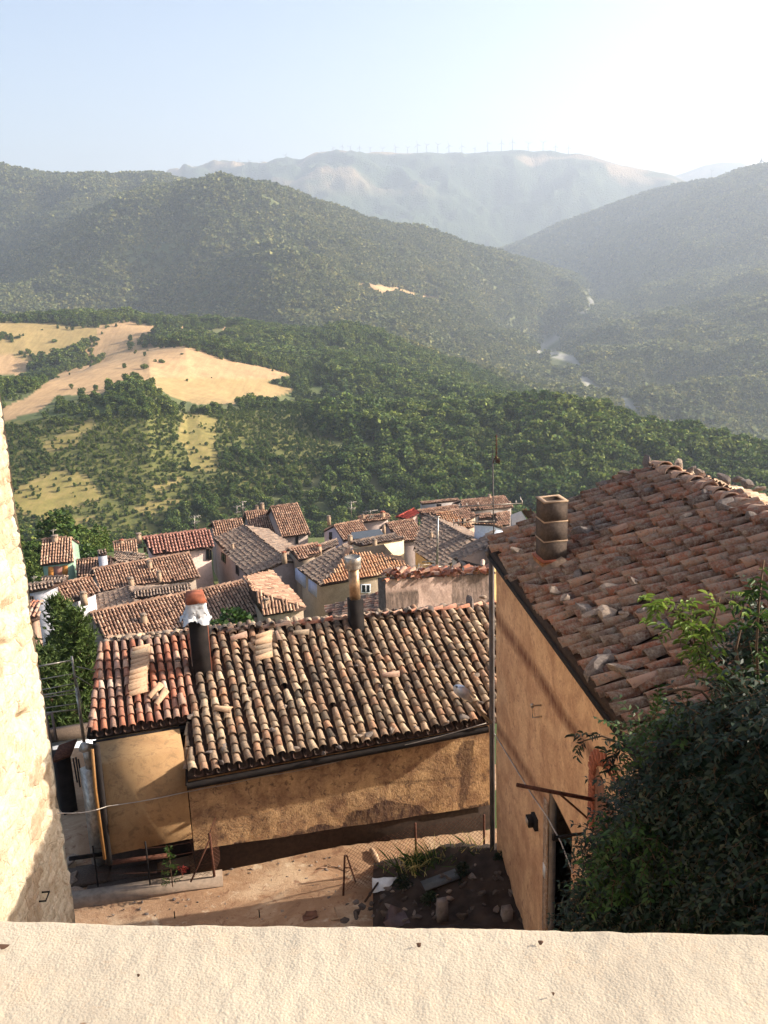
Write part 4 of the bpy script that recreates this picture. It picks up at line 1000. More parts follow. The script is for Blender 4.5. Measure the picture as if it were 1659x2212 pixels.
# ------------------------------------------------------------------ thicket on the right
def depthR(px,py): return 9.6-(px-1180)/480*3.2-(py-1500)/500*1.6*0+np.clip((1500-py)/300,0,1)*.6
bankpoly=[(1185,2040),(1200,1930),(1262,1790),(1300,1680),(1350,1600),(1440,1560),(1530,1480),(1600,1400),(1670,1330),(2000,1300),(2300,1500),(2300,2300),(1185,2300)]
mb=MB(); nx,ny=60,50; V=[]
for j in range(ny):
    for i in range(nx):
        v=j/(ny-1); x0=1275+ (1-v)**1.2*330; px=x0+(2080-x0)*i/(nx-1); py=1480+v*800
        y=float(depthR(px,py))+.55+.35*float(vnoise(px*.02,py*.02)); V.append(aty(px,py,max(y,3.5)))
_n=nx*ny; V=V+[v+np.array([.5,1.6,-.9+.2*float(vnoise(v[0]*2,v[2]*2))]) for v in V]; Q=[(j*nx+i,j*nx+i+1,(j+1)*nx+i+1,(j+1)*nx+i) for j in range(ny-1) for i in range(nx-1)]; rim=[i for i in range(nx)]+[j*nx+nx-1 for j in range(1,ny)]+[(ny-1)*nx+i for i in range(nx-2,-1,-1)]+[j*nx for j in range(ny-2,0,-1)]
mb.add(V,Q+[tuple(_n+k for k in q[::-1]) for q in Q]+[(rim[k],rim[(k+1)%len(rim)],_n+rim[(k+1)%len(rim)],_n+rim[k]) for k in range(len(rim))])
struct(mb.build('bank',m_plain('dark_humus',(36,38,26),1,nscale=6,var=.6,bump=1.0,bscale=12),smooth=True))
rg=np.random.default_rng(21)
veg=[]
def thicket(poly,n,label,seed,dy=(-.5,.3),L=(.2,.45),leafL=(.055,.09),mat=None,name='elder_thicket',xr=None,depth=None,nl=(10,16),red=0):
    rg=np.random.default_rng(seed); mb=MB(); xs=[p[0] for p in poly];ys=[p[1] for p in poly]; c=0
    while c<n:
        px=rg.uniform(min(xs),max(xs));py=rg.uniform(min(ys),max(ys))
        if not inpoly(px,py,poly): continue
        y=(depth(px,py) if depth else float(depthR(px,py)))+rg.uniform(*dy); p=aty(px,py,y)
        d=unit(np.array([rg.normal(-.25,.6),rg.normal(-.45,.5),rg.normal(.25,.5)]))
        sprig(mb,p,d,rg.uniform(*L),rg.integers(*nl),rg,rg.uniform(*leafL),mi=(2 if rg.random()<red else 0),stem=1,tpl=leaf_simple(rg.uniform(*leafL),.016))
        c+=1
    o=mb.build(name,[mat or LEAFD,M_BARK,LEAFR]); return tag(o,label,'shrub')
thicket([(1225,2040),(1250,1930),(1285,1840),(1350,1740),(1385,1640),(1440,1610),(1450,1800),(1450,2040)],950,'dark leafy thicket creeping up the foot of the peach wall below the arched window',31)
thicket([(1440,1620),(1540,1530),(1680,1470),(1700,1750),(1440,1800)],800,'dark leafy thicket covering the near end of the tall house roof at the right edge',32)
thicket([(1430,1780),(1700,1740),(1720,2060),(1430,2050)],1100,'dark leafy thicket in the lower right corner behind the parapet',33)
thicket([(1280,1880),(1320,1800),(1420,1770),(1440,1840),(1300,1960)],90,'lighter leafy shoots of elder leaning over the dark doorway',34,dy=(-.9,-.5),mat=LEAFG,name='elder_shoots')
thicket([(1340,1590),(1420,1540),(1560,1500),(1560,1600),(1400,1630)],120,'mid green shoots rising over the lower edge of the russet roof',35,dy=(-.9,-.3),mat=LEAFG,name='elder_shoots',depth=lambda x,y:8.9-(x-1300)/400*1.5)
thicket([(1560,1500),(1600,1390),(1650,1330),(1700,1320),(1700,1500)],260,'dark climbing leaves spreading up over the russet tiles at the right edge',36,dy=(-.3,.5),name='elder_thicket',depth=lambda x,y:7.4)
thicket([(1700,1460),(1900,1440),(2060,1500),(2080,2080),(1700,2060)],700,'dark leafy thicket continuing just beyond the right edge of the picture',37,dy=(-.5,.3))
# lit spray
def spray(pts,n,label,mat,seed,y0,L=(.14,.3),leafL=(.06,.095)):
    rg=np.random.default_rng(seed); mb=MB()
    P=[aty(x,y,y0+k*.05) for k,(x,y) in enumerate(pts)]
    mb.tube(P,[.012-.006*i/len(P) for i in range(len(P))],5,mi=1)
    for i in range(n):
        t=(i+.5)/n*(len(P)-1); k=int(t); p=P[k]+(P[k+1]-P[k])*(t-k)
        sprig(mb,p+rg.normal(0,.05,3),unit(np.array([rg.normal(-.2,.7),rg.normal(-.4,.5),rg.normal(.15,.4)])),rg.uniform(*L),rg.integers(7,12),rg,rg.uniform(*leafL),mi=0,stem=1,r=.004)
    return tag(mb.build('elder_branch',[mat,M_BARK]),label,'branch')
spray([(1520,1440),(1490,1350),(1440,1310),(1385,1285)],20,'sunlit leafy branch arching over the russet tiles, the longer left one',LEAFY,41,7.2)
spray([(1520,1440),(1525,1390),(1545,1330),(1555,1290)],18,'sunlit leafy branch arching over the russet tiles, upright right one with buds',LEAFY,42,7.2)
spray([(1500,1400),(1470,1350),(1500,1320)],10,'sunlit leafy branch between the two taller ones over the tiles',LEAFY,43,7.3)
spray([(1640,1500),(1634,1400),(1640,1290),(1650,1210)],13,'thin leafy stem standing at the right edge of the picture',LEAFG,44,6.6)
spray([(1600,1480),(1590,1400),(1605,1340)],5,'short leafy stem beside the right edge, darker than the sunlit branches',LEAFG,45,6.8,leafL=(.06,.09))
spray([(1345,1605),(1300,1590),(1262,1600),(1250,1607)],7,'thin branch reaching left across the peach wall top',LEAFD,46,9.0,L=(.1,.2),leafL=(.07,.1))
spray([(1345,1700),(1325,1650),(1335,1610)],12,'leafy vine hanging down the peach wall above the arch',LEAFD,47,8.9,L=(.15,.3))
mb=MB(); mb.tube([aty(x,y,6.9) for x,y in [(1440,1495),(1480,1487),(1515,1492),(1540,1520)]],.012,5); tag(mb.build('bare_twig',[M_BARK]),'bare arching twig over the lowest tiles of the tall house','twig')
# weeds
def weed(px,py,h,label,seed,mat=LEAFG,z=GZ,n=16):
    rg=np.random.default_rng(seed); p=gp(px,py,z) if z==GZ else atz(px,py,z); mb=MB(); mb.tube([p,p+Z*h],[.012,.004],4,mi=1)
    for i in range(n):
        t=rg.uniform(.1,1); sprig(mb,p+Z*h*t,unit(np.array([rg.normal(),rg.normal(),.7])),.18*(1.3-t),5,rg,.07,mi=0,stem=1,r=.003)
    return tag(mb.build('weed',[mat,M_BARK]),label,'weed')
weed(373,1915,.95,'tall green weed growing from the kerb at left',51,z=GZ+.2,n=26)
weed(394,1900,.3,'small reddish weed on the kerb beside the tall one',52,z=GZ+.2,mat=LEAFR,n=6)
weed(490,1866,.3,'small pale weed at the end of the kerb behind the fence frame',53,n=8)
mb=MB(); rg=np.random.default_rng(8)
for (cx,cy,n) in [(905,1868,150),(955,1862,90),(1010,1848,60),(880,1885,60)]:
    for i in range(n):
        p=onmound(cx+rg.normal(0,18),cy+rg.normal(0,7)); h=rg.uniform(.15,.45); dx=rg.normal(0,.18,2)
        w=np.array([.008,.004,0]); mb.add([p-w,p+w,p+np.array([dx[0]*.5,dx[1]*.5,h*.6])+w*.6,p+np.array([dx[0],dx[1],h])],[(0,1,2),(0,2,3)],mi=0 if rg.random()<.6 else 1)
tag(mb.build('grass_tufts',[LEAFG,m_leaf('dry_grass',[(176,160,96),(196,176,116)],.3)]),'tufts of green and dry grass along the top of the rubble heap','grass',kind='stuff')
for k_,(x,y,h) in enumerate([(1000,1900,.35),(870,1925,.3),(1080,1880,.4),(930,1960,.3)]):
    p=onmound(x,y); weed(x,y,h,['dark weed in the middle of the rubble heap','dark weed by the fence corner on the rubble heap','dark weed on the rubble beside the peach wall','dark weed at the near edge of the rubble heap'][k_],80+k_,mat=LEAFD,z=float(p[2]),n=30)
# ------------------------------------------------------------------ trees near the village
def cloud_leaves(mb,centres,radii,n,size,rng,mi=0,flat=.8,shell=.55):
    centres=np.array(centres);radii=np.array(radii); w=radii**2; w=w/w.sum()
    k=rng.choice(len(centres),n,p=w); d=rng.normal(0,1,(n,3)); d/=np.linalg.norm(d,axis=1)[:,None]
    r=radii[k]*(shell+(1-shell)*rng.random(n)**.6)
    r=r*(1+.25*vnoise(d[:,0]*2+k,d[:,1]*2,d[:,2]*2))
    P=centres[k]+d*r[:,None]*np.array([1,1,flat]); fr=rand_frames(d,rng,.7)*(size*rng.uniform(.6,1.3,n))[:,None,None]
    T=(np.array([(-.5,-.4,0),(.45,-.5,.1),(.5,.45,0),(-.1,.6,-.1),(-.55,.2,.05)]),[(0,1,2,3,4)])
    mb.addmany(T[0],T[1],fr,P,mi)
def broadleaf(px,py,y,h,r,label,seed,mat=LEAFG,base=None,cat='tree',n=1500,size=.16,name='leafy_tree'):
    rg=np.random.default_rng(seed); top=aty(px,py,y); t=thing(name,top-Z*h,label,cat)
    cs=[];rs=[]
    for i in range(9):
        a=rg.uniform(0,6.28); q=rg.uniform(0,.65)*r; cs.append(top+np.array([cos(a)*q,sin(a)*q,-r*.5-rg.uniform(0,.9)*r])); rs.append(r*rg.uniform(.32,.5))
    cs.append(top-Z*r*.5); rs.append(r*.45)
    mb=MB(); cloud_leaves(mb,cs,rs,n,size,rg); mb.build('crown',[mat],t)
    mb=MB(); b=top-Z*h; c=top-Z*r*1.1; mb.tube([b,c],[.14,.09],8)
    for q in cs[:6]: mb.tube([c-Z*.2,q],[.06,.02],5)
    mb.build('trunk',[M_BARK],t); return t
def conifer(px,py,y,h,R,label,seed,mat=NEEDLE,whorl=.34,nn=9,size=.1,group=None):
    rg=np.random.default_rng(seed); top=aty(px,py,y); t=thing('conifer',top-Z*h,label,'conifer',group); mb=MB(); tb=MB()
    tb.tube([top-Z*h,top],[.16,.02],8)
    O=[];D=[]
    zz=.15
    while zz<h*.93:
        k=rg.integers(4,7); a0=rg.uniform(0,6.28); rl=R*min(1,(zz/h)*1.35+.1)*rg.uniform(.8,1.1)
        for i in range(k):
            a=a0+6.28*i/k+rg.normal(0,.2); L=rl*rg.uniform(.7,1.15); b=top-Z*zz; e=b+np.array([cos(a)*L,sin(a)*L,L*rg.uniform(.05,.4)]); m_=b+(e-b)*.5-Z*L*.06
            tb.tube([b,m_,e],[.03,.02,.008],4)
            m=int(5+L*nn*2)
            for j in range(m):
                s=(j+.5)/m; s=.15+.85*s; p=b+(e-b)*s-Z*L*.12*sin(pi*s); wd=.10+.24*L*(1-abs(s-.5)); q=p+rg.normal(0,1,3)*np.array([wd,wd,.06+wd*.25]); O.append(q); D.append(unit(np.array([cos(a),sin(a),.9])+rg.normal(0,.4,3)))
        zz+=whorl*rg.uniform(.7,1.2)
    O=np.array(O);D=np.array(D)
    # each clump = 5 needle blades
    for rep in range(5):
        fr=rand_frames(D,rg,.55)*(size*rg.uniform(.8,1.8,len(O)))[:,None,None]
        T=(np.array([(-.16,0,0),(.16,0,0),(.0,1.5,0)]),[(0,1,2)]); mb.addmany(T[0],T[1],fr,O,0)
        T2=(np.array([(-.45,-.3,0),(.45,-.3,.1),(.3,.5,0),(-.3,.5,.1)]),[(0,1,2,3)])
        if rep<2: mb.addmany(T2[0],T2[1],rand_frames(D,rg,.7)*(size*1.1),O,0)
    mb.build('crown',[mat],t); tb.build('trunk',[M_BARK],t); return t
conifer(126,1290,31,8,1.75,'green conifer with upswept branches beside the stone wall, taller tip',61,size=.13,nn=13)
conifer(160,1318,29.5,7,1.5,'green conifer with upswept branches beside the stone wall, lower right one',62,size=.13,nn=13)
conifer(95,1400,28,6,1.5,'bushy green conifer low against the stone wall, lowest of the three',63,size=.13,nn=12)
broadleaf(500,1305,44,6,1.5,'round green leafy tree in a courtyard right of the black chimney',64,n=1400,size=.2)
broadleaf(470,1335,42,4,1.0,'small green bush touching the black chimney on its right side',66,n=700,size=.18,name='shrub',cat='shrub')
broadleaf(618,1352,24,2,.42,'little green plant poking up behind the ridge of the low house',65,n=420,size=.08,name='shrub',cat='shrub')
broadleaf(325,1368,24,1.5,.3,'tiny green plant growing behind the ridge left of the black chimney',67,n=220,size=.07,name='shrub',cat='shrub')
broadleaf(178,1168,98,8,3.2,'rounded bright green tree right of the small green house',68,n=3600,size=.26)
broadleaf(135,1152,104,7,2.2,'greyish green tree top behind the small green house',69,n=2200,size=.26)
broadleaf(205,1185,95,7,2.0,'low bright green tree between the green house and the white chimney block',71,n=2200,size=.24)
# ------------------------------------------------------------------ village
def z5(x,y): return (33.9+x*.3268,1084.3+y*.3268)
def z6(x,y): return (440.5+x*.2451,1050.4+y*.2451)
def z7(x,y): return (643.8+x*.3268,1050.4+y*.3268)
def ident(x,y): return (x,y)
def rdist(py): return float(np.interp(py,[1070,1090,1130,1200,1300,1400],[122,112,98,80,66,58]))
_mats={}
def wmat(c):
    if c not in _mats: _mats[c]=m_plaster('house_plaster_%d'%len(_mats),c,tuple(int(v*.87) for v in c),tuple(int(v*.7) for v in c),scale=.5,grain=9,bump=.4,patch=.58,streak=True)
    return _mats[c]
DOORM={}
M_FRAME=m_plain('painted_frame',(220,222,226),.6)
VIL=[]
def house(label,cs,r1,r2,e2,e1,wall=(176,158,140),tile=None,slope=23,h=6,dist=None,back=True,chim=[],win=[],spacing=.24,cs_e=None,ridge=True,ze=None,over=.25,wallsub=[],backlen=1.0,name='village_house'):
    tile=tile or T_FAR; r1,r2,e1,e2=[cs(*p) for p in (r1,r2,e1,e2)]
    em=((e1[0]+e2[0])/2,(e1[1]+e2[1])/2)
    D=dist or rdist(em[1]); d=ray(*em); zE=-D*(-d[2])/hypot(d[0],d[1]) if ze is None else ze
    Pe=atz(*em,zE)
    # find ridge height giving the wanted slope
    best=None
    for zr in np.linspace(zE+.1,zE+7,500):
        A=atz(*r1,zr);B=atz(*r2,zr); t=(B-A)[:2]; L=np.hypot(*t); 
        if L<.3: continue
        t=t/L; dd=abs((Pe-A)[0]*(-t[1])+(Pe-A)[1]*t[0]); s=math.degrees(math.atan2(zr-zE,dd+1e-6))
        best=(abs(s-slope),zr,A,B)
        if s>=slope: break
    _,zr,A,B=best
    if best[0]>8: print('SLOPE off',label,best[0],zr-zE)
    N=np.cross(B-A,Pe-A); N=N if N[2]>0 else -N
    a=atplane(*e1,A,N); b=atplane(*e2,A,N)
    poly=[A,B,b,a]; zg=min(a[2],b[2])-h
    root=thing(name,[(A[0]+B[0])/2,(A[1]+B[1])/2,zg],label,'house')
    mb=MB(); roof_tiles(mb,poly,N,spacing=spacing,course=.42,tpl=TPLF,pan=False,jit=1.2,lift=.02); slab(mb,poly,N,t=.12,mi=1)
    # mirrored slope
    t=unit((B-A)*[1,1,0]); n2=np.array([-t[1],t[0],0]); 
    def mir(p): w=(p-A)@n2; return p-2*w*n2
    a2,b2=mir(a),mir(b)
    if back<1 and back is not True: 
        a2=A+(a2-A)*back; b2=B+(b2-B)*back
    poly2=[B,A,a2,b2]; N2_=np.cross(A-B,a2-B)
    if back:
        roof_tiles(mb,poly2,N2_,spacing=spacing,course=.42,tpl=TPLF,pan=False,jit=1.2,lift=.02); slab(mb,poly2,N2_,t=.12,mi=1)
    if ridge: ridge_tiles(mb,A,B,r=.13,L=.5,step_=.45,tplx=TPLF,lift=.03)
    mb.build('roof',[tile,M_PAN],root)
    # body
    sg=1 if (a-A)@n2>0 else -1
    ins=over
    def sh(p,u,w): return p+t*u+n2*w
    Ai=A+t*ins-Z*.16;Bi=B-t*ins-Z*.16
    s1=t if (b-a)@t>0 else -t
    ai=a+s1*ins-n2*sg*ins-Z*.14+Z*ins*tan(radians(slope))*0;bi=b-s1*ins-n2*sg*ins-Z*.14
    a2i=a2+s1*ins+n2*sg*ins-Z*.14;b2i=b2-s1*ins+n2*sg*ins-Z*.14
    if not back: a2i=A+t*ins-Z*.16; b2i=B-t*ins-Z*.16
    g=lambda p: np.array([p[0],p[1],zg])
    mb=MB(); mb.add([ai,bi,b2i,a2i,Ai,Bi,g(ai),g(bi),g(b2i),g(a2i)],[(0,1,7,6),(2,3,9,8),(1,5,2,8,7),(0,6,9,3,4),(4,5,1,0),(5,4,3,2)])
    wl=mb.build('wall',[wmat(wall)],root)
    root['_pl']=1
    info=dict(root=root,A=A,N=N,t=t,n2=n2*sg,front=(ai,unit(np.cross(bi-ai,Z))),g1=(ai,t),g2=(bi,t),zg=zg,wall=wl)
    for (cx,cy,w,hh) in chim:
        q=atplane(*cs(cx,cy),A,N); c=MB(); px_m=np.linalg.norm(q)/F; s=w*px_m*.5; H=hh*px_m; c.box(q-Z*.4,t,n2,Z,s,s*.9,H+.4); co=c.build('chimney',[wmat((178,150,124))],root)
        c=MB(); 
        for (i,j) in ((-1,-1),(1,-1),(1,1),(-1,1)): c.box(q+t*s*.75*i+n2*s*.65*j+Z*H,t,n2,Z,s*.15,s*.15,s*.5)
        c.box(q+Z*(H+s*.5),t,n2,Z,s*1.15,s*1.1,s*.3,0,.8); c.build('chimney_cap',[M_CERAM if random.random()<.2 else M_CONCL],co)
    for w in win: window(info,cs,*w)
    VIL.append(info); return info
def window(info,cs,side,*ar):
    kind=ar[-1]; P,nn=info[side]; nn=nn.copy(); x=ar[0]
    cr=x if isinstance(x,tuple) else ((ar[0],ar[1]),(ar[2],ar[1]),(ar[2],ar[3]),(ar[0],ar[3]))
    q=[atplane(*cs(x,y),P,nn) for (x,y) in cr]
    v=-unit(q[0]); n=nn if nn@v>0 else -nn
    mat={'dark':M_GLASS,'white':M_FRAME,'wood':m_wood,'blue':m_blue,'pink':m_pinkw}[kind]
    if kind in('dark','white'):
        mb=MB(); f=[p+n*.05 for p in q]; c=sum(f)/4; o=[c+(p-c)*1.22 for p in f]; bk=[p-n*.1 for p in o]
        mb.add(f+o+bk,[(i,(i+1)%4,4+(i+1)%4,4+i) for i in range(4)]+[(4+i,4+(i+1)%4,8+(i+1)%4,8+i) for i in range(4)])
        fr=mb.build('window',[M_FRAME if kind=='white' else M_WOODD],info['root'])
        mb=MB(); mb.add([p+n*.02 for p in q],[(0,1,2,3)]); m1=(q[0]+q[1])/2+n*.04;m2=(q[2]+q[3])/2+n*.04; mb.tube([m1,m2],.04,4,mi=1); mb.build('pane',[M_GLASS,M_FRAME if kind=='white' else M_WOODD],fr)
    else:
        mb=MB(); f=[p+n*.06 for p in q]; bk=[p-n*.1 for p in q]; mb.add(f+bk,[(0,1,2,3)]+[(i,4+i,4+(i+1)%4,(i+1)%4) for i in range(4)]); mb.build('shutter' if kind!='pink' else 'door',[mat],info['root'])
m_wood=m_plain('honey_wood',(190,124,58),.7,nscale=3,var=.35); m_blue=m_plain('pale_blue_panel',(186,192,214),.6); m_pinkw=m_plain('rose_brown_door',(150,104,88),.8)
def antenna(px0,py0,px1,py1,y,label,n=4,w=.6,L=.9,rot=.4):
    a=aty(px0,py0,y);b=aty(px1,py1,y); t=thing('antenna',a,label,'antenna','rooftop antennas'); s=y/60
    mb=MB(); mb.tube([a-Z*.2,b],.022*s,4); mb.build('pole',[M_STEEL],t)
    mb=MB(); yagi(mb,b-Z*.1,unit(np.array([cos(rot),sin(rot),0])),unit(np.array([-sin(rot),cos(rot),0])),L*1.2,n,w,r=.012*s); yagi(mb,b-Z*.45*s,unit(np.array([cos(rot+1),sin(rot+1),0])),unit(np.array([-sin(rot+1),cos(rot+1),0])),L,n,w*.6,r=.012*s); mb.build('yagi',[M_STEEL],t)
G_=(150,168,140)
house('small pale green house with brown shutters standing alone at the left of the village',z5,(172,252),(368,234),(385,392),(168,418),wall=(150,176,150),h=5.5,slope=26,chim=[(262,262,12,9)],win=[('front',215,428,250,528,'wood'),('front',252,425,308,522,'pink'),('front',310,420,345,515,'wood')],over=.12,tile=T_FAR,dist=86)
house('low tiled house between the green house and the white chimney block',z5,(398,390),(640,368),(650,475),(402,500),wall=(190,176,160),h=5,dist=84)
house('long tiled house in the left village with three tall chimneys',z5,(505,448),(1150,338),(1218,500),(565,590),wall=(168,150,134),h=6,chim=[(888,440,9,14),(952,525,8,20),(765,560,11,16)],over=.3,dist=78)
house('tiled house with white side wall at the far left beside the stone wall',z5,(250,556),(505,498),(552,592),(290,690),wall=(222,216,220),h=5.5,chim=[(452,650,12,14)],dist=71)
house('low white walled building with small dark window next to the stone wall',z5,(60,560),(345,515),(258,560),(72,598),wall=(216,212,218),h=4.6,slope=15,win=[('front',85,625,115,655,'dark')],tile=T_GREY,dist=64,back=.5)
house('reddish low roof touching the stone wall above the conifer',z5,(60,672),(150,668),(160,765),(64,800),wall=(170,140,120),h=4,tile=T_NEW,dist=52,back=.3,slope=18)
house('house with dark left facing roof slope in the middle of the left village',z5,(742,562),(790,688),(445,790),(412,648),wall=(150,136,122),h=6,tile=T_GREY,slope=20,over=.1,back=.9,dist=74)
house('long narrow house with light worn roof behind the big front roof',z5,(775,592),(1140,545),(1170,585),(790,640),wall=(150,130,115),h=5,tile=T_GREY,slope=20,dist=71)
house('largest tiled roof of the lower left village, with square chimney casting a long shadow',z5,(490,737),(1515,522),(1612,748),(600,932),wall=(140,126,112),h=5,chim=[(850,800,12,16)],slope=24,over=.3,dist=62)
house('white chimney block building with flat cap near the orange roof',z5,(540,330),(600,322),(603,345),(545,352),wall=(214,214,220),h=3,tile=T_GREY,slope=12,dist=84,over=.02,back=.6)
house('orange red tiled house with two roof windows and pale pink walls',z5,(836,238),(1285,182),(1308,300),(902,345),wall=(214,186,172),tile=T_ORANGE,h=6,slope=24,chim=[(815,245,10,9)],win=[('front',1262,318,1294,375,'dark'),('g1',850,300,858,330,'dark'),('g1',868,312,875,340,'dark')],spacing=.3)
house('small roof patched with red tiles left of the orange roof',z5,(640,268),(800,250),(805,345),(652,335),wall=(160,140,124),h=5,slope=24,chim=[(700,275,8,6)],dist=93)
house('low light coloured roof in front of the patched red one',z5,(652,335),(830,352),(870,378),(652,412),wall=(160,140,124),h=5,slope=14,tile=T_GREY,back=.6,dist=88)
def polyhouse(label,cs,verts,planes,loop,dist,wall=(170,152,134),tile=None,h=6,extra=None,win=[],spacing=.24,tiles=None):
    tile=tile or T_FAR
    el=[(x,y) for (x,y,z) in verts.values() if z==0]; mx=sum(cs(*e)[0] for e in el)/len(el); my=sum(cs(*e)[1] for e in el)/len(el)
    d=ray(mx,my); zE=dist*d[2]/hypot(d[0],d[1])
    V={k:atz(*cs(x,y),zE+z) for k,(x,y,z) in verts.items()}
    if extra: V.update(extra(V))
    zg=zE-h; c=sum(V.values())/len(V); root=thing('village_house',[c[0],c[1],zg],label,'house')
    for i,pl in enumerate(planes):
        P=[V[k] for k in pl]; N=np.cross(P[1]-P[0],P[2]-P[0]); mb=MB(); roof_tiles(mb,P,N,spacing=spacing,course=.42,tpl=TPLF,pan=False,jit=1.2,lift=.02); slab(mb,P,N,t=.12,mi=1)
        mb.build('roof',[(tiles[i] if tiles else tile),M_PAN],root)
    mb=MB(); L=[V[k].copy() for k in loop]; cc=sum(L)/len(L); up=[]
    for p in L: q=p+unit((cc-p)*[1,1,0])*.25; q[2]-=.14; up.append(q)
    lo=[np.array([p[0],p[1],zg]) for p in up]; n=len(up)
    mb.add(up+lo,[((i+1)%n,i,n+i,n+(i+1)%n) for i in range(n)]); w=mb.build('wall',[wmat(wall)],root)
    info=dict(root=root,V=V,up=up,zg=zg)
    for (i,*w_) in win:
        a,b=up[i],up[(i+1)%n]; info['w%d'%i]=(a,unit(np.cross(b-a,Z))); window(info,cs,'w%d'%i,*w_)
    return info
def chimney_at(info,cs,cx,cy,w,hh,dist,capm=None):
    q=aty(*cs(cx,cy),dist); pm=np.linalg.norm(q)/F; s=w*pm*.5; H=hh*pm; c=MB(); t=unit([.97,.25,0]);n2=np.array([-t[1],t[0],0]); c.box(q-Z*.5,t,n2,Z,s,s*.9,H+.5); co=c.build('chimney',[wmat((178,150,124))],info['root'])
    c=MB(); 
    for (i,j) in ((-1,-1),(1,-1),(1,1),(-1,1)): c.box(q+t*s*.75*i+n2*s*.65*j+Z*H,t,n2,Z,s*.15,s*.15,s*.5)
    c.box(q+Z*(H+s*.5),t,n2,Z,s*1.3,s*1.2,s*.35,0,.7); c.build('chimney_cap',[capm or M_CONCL],co)
hp_=polyhouse('hip roofed house in the village centre with its sunlit slope facing right',z6,dict(a=(365,805,1.5),b=(450,930,1.5),c=(590,768,0),d=(897,1078,0),e=(525,1137,0)),[['a','b','d','c'],['b','e','d'],['a','f','e','b']],['c','f','e','d'],63,wall=(182,160,138),h=6,
  extra=lambda V:{'f':np.array([V['e'][0]+(V['a'][0]-V['b'][0])*1.25,V['e'][1]+(V['a'][1]-V['b'][1])*1.25,V['e'][2]])})
chimney_at(hp_,z6,555,1065,11,16,60)
house('big house with rough patched roof, dark left slope and sunlit right slope',z6,(345,352),(735,660),(392,792),(82,462),wall=(168,148,138),h=7,slope=20,tile=T_GREY,chim=[(255,560,6,12)],over=.12,dist=82,win=[('front',((160,585),(190,610),(190,672),(160,645)),'dark'),('front',((286,700),(308,722),(308,782),(286,760)),'dark')])
house('steep tall tiled house standing highest at the upper left centre',z6,(582,188),(832,155),(940,418),(690,447),wall=(170,152,142),h=6,slope=30,chim=[],win=[('front',810,420,830,500,'dark')],dist=98)
house('darker tiled roof joined to the left of the steep tall house',z6,(358,232),(560,210),(672,470),(440,500),wall=(150,132,124),h=6,slope=28,tile=T_FAR,chim=[(470,212,7,9),(515,208,8,12)],dist=100,win=[])
house('low small tiled roof behind the big patched house, next to the orange roof',z6,(70,322),(338,290),(350,420),(85,450),wall=(160,140,130),h=5,slope=24,dist=94)
house('pale mauve walled house with a small dark window and a long roof facing front',z7,(236,262),(425,226),(468,318),(300,362),wall=(196,182,184),h=6.5,slope=25,chim=[],tile=T_FAR,dist=96,win=[('g1',208,308,220,352,'dark')],back=1.25,over=.05)
house('tiled roof with two chimneys on the skyline of the village centre',z7,(395,205),(602,182),(612,212),(425,240),wall=(180,160,150),h=5,slope=18,chim=[(205,235,7,11),(430,212,6,7),(560,205,9,10)],dist=108)
house('tiled roof house with dark chimney in the middle of the village',z7,(582,248),(768,222),(855,345),(668,372),wall=(176,156,146),h=5.5,slope=24,chim=[(568,300,6,13)],dist=94)
gt=polyhouse('flat grey roof terrace sunk between two tiled roofs',z7,dict(a=(352,308,0),b=(540,285,0),c=(580,335,0),d=(355,352,0)),[],['a','b','c','d'],91,wall=(130,124,124),h=4); 
mb=MB(); V=gt['V']; mb.add([V[k]+Z*.05 for k in 'abcd'],[(3,2,1,0)]); mb.build('flat_roof',[m_plain('dark_slate_roof',(78,84,92),.9)],gt['root'])
house('house with a big cream wall catching the sun under a thin tiled roof',z7,(352,372),(640,318),(708,344),(410,392),wall=(236,212,172),h=5,slope=14,chim=[(345,362,8,10),(508,405,8,16)],tile=T_GREY,dist=82,over=.1)
ch_=polyhouse('central house with dark left slope, orange sunlit front slope and white framed window',z7,dict(a=(332,368,1.6),b=(352,432,1.6),c=(150,656,0),d=(0,545,0),e=(682,458,1.0),f=(742,552,0)),[['a','d','c','b'],['b','c','f','e']],['d','c','f','g','i'],72,wall=(184,164,140),h=7,tiles=[T_GREY,T_LIT],  # shaded left slope gets darker tiles, sunlit front slope lighter ones
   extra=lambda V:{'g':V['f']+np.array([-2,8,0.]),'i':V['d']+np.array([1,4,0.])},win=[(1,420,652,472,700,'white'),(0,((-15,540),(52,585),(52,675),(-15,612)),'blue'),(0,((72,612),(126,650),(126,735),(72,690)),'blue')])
house('red tiled roof just above the centre of the village',z7,(662,205),(765,152),(808,178),(720,222),wall=(180,150,140),h=4,slope=20,tile=T_REDNEW,dist=112,back=.6)
house('large dark slope falling left above honey coloured shutters',z7,(835,185),(1145,358),(962,562),(762,418),wall=(214,178,120),h=6,slope=19,tile=T_GREY,dist=80,win=[],over=.12,back=.6,chim=[(880,345,7,12)])
polyhouse('dark tiled slope with a pale end wall and window left of the tall house',z7,dict(a=(1290,298,1.5),b=(1260,525,1.5),c=(1130,545,.3),d=(1006,456,0)),[['a','d','c','b']],['a','d','c','b'],66,wall=(210,198,184),h=5,tiles=[T_GREY],win=[(1,1055,505,1080,545,'dark')])
polyhouse('white gabled house wall beside the antenna mast under an orange lit roof',z7,dict(a=(1148,246,1.2),b=(1272,294,0),c=(1392,288,0.2),d=(1290,250,1.2)),[['a','d','c','b']],['a','b','c','d'],84,wall=(216,220,232),h=4,tiles=[T_LIT])
house('long low farm like roof at the back edge of the village below the forest',z7,(1072,96),(1372,66),(1425,138),(1085,165),wall=(176,160,150),h=5,slope=22,dist=122,tile=T_FAR,chim=[(1265,75,6,5)])
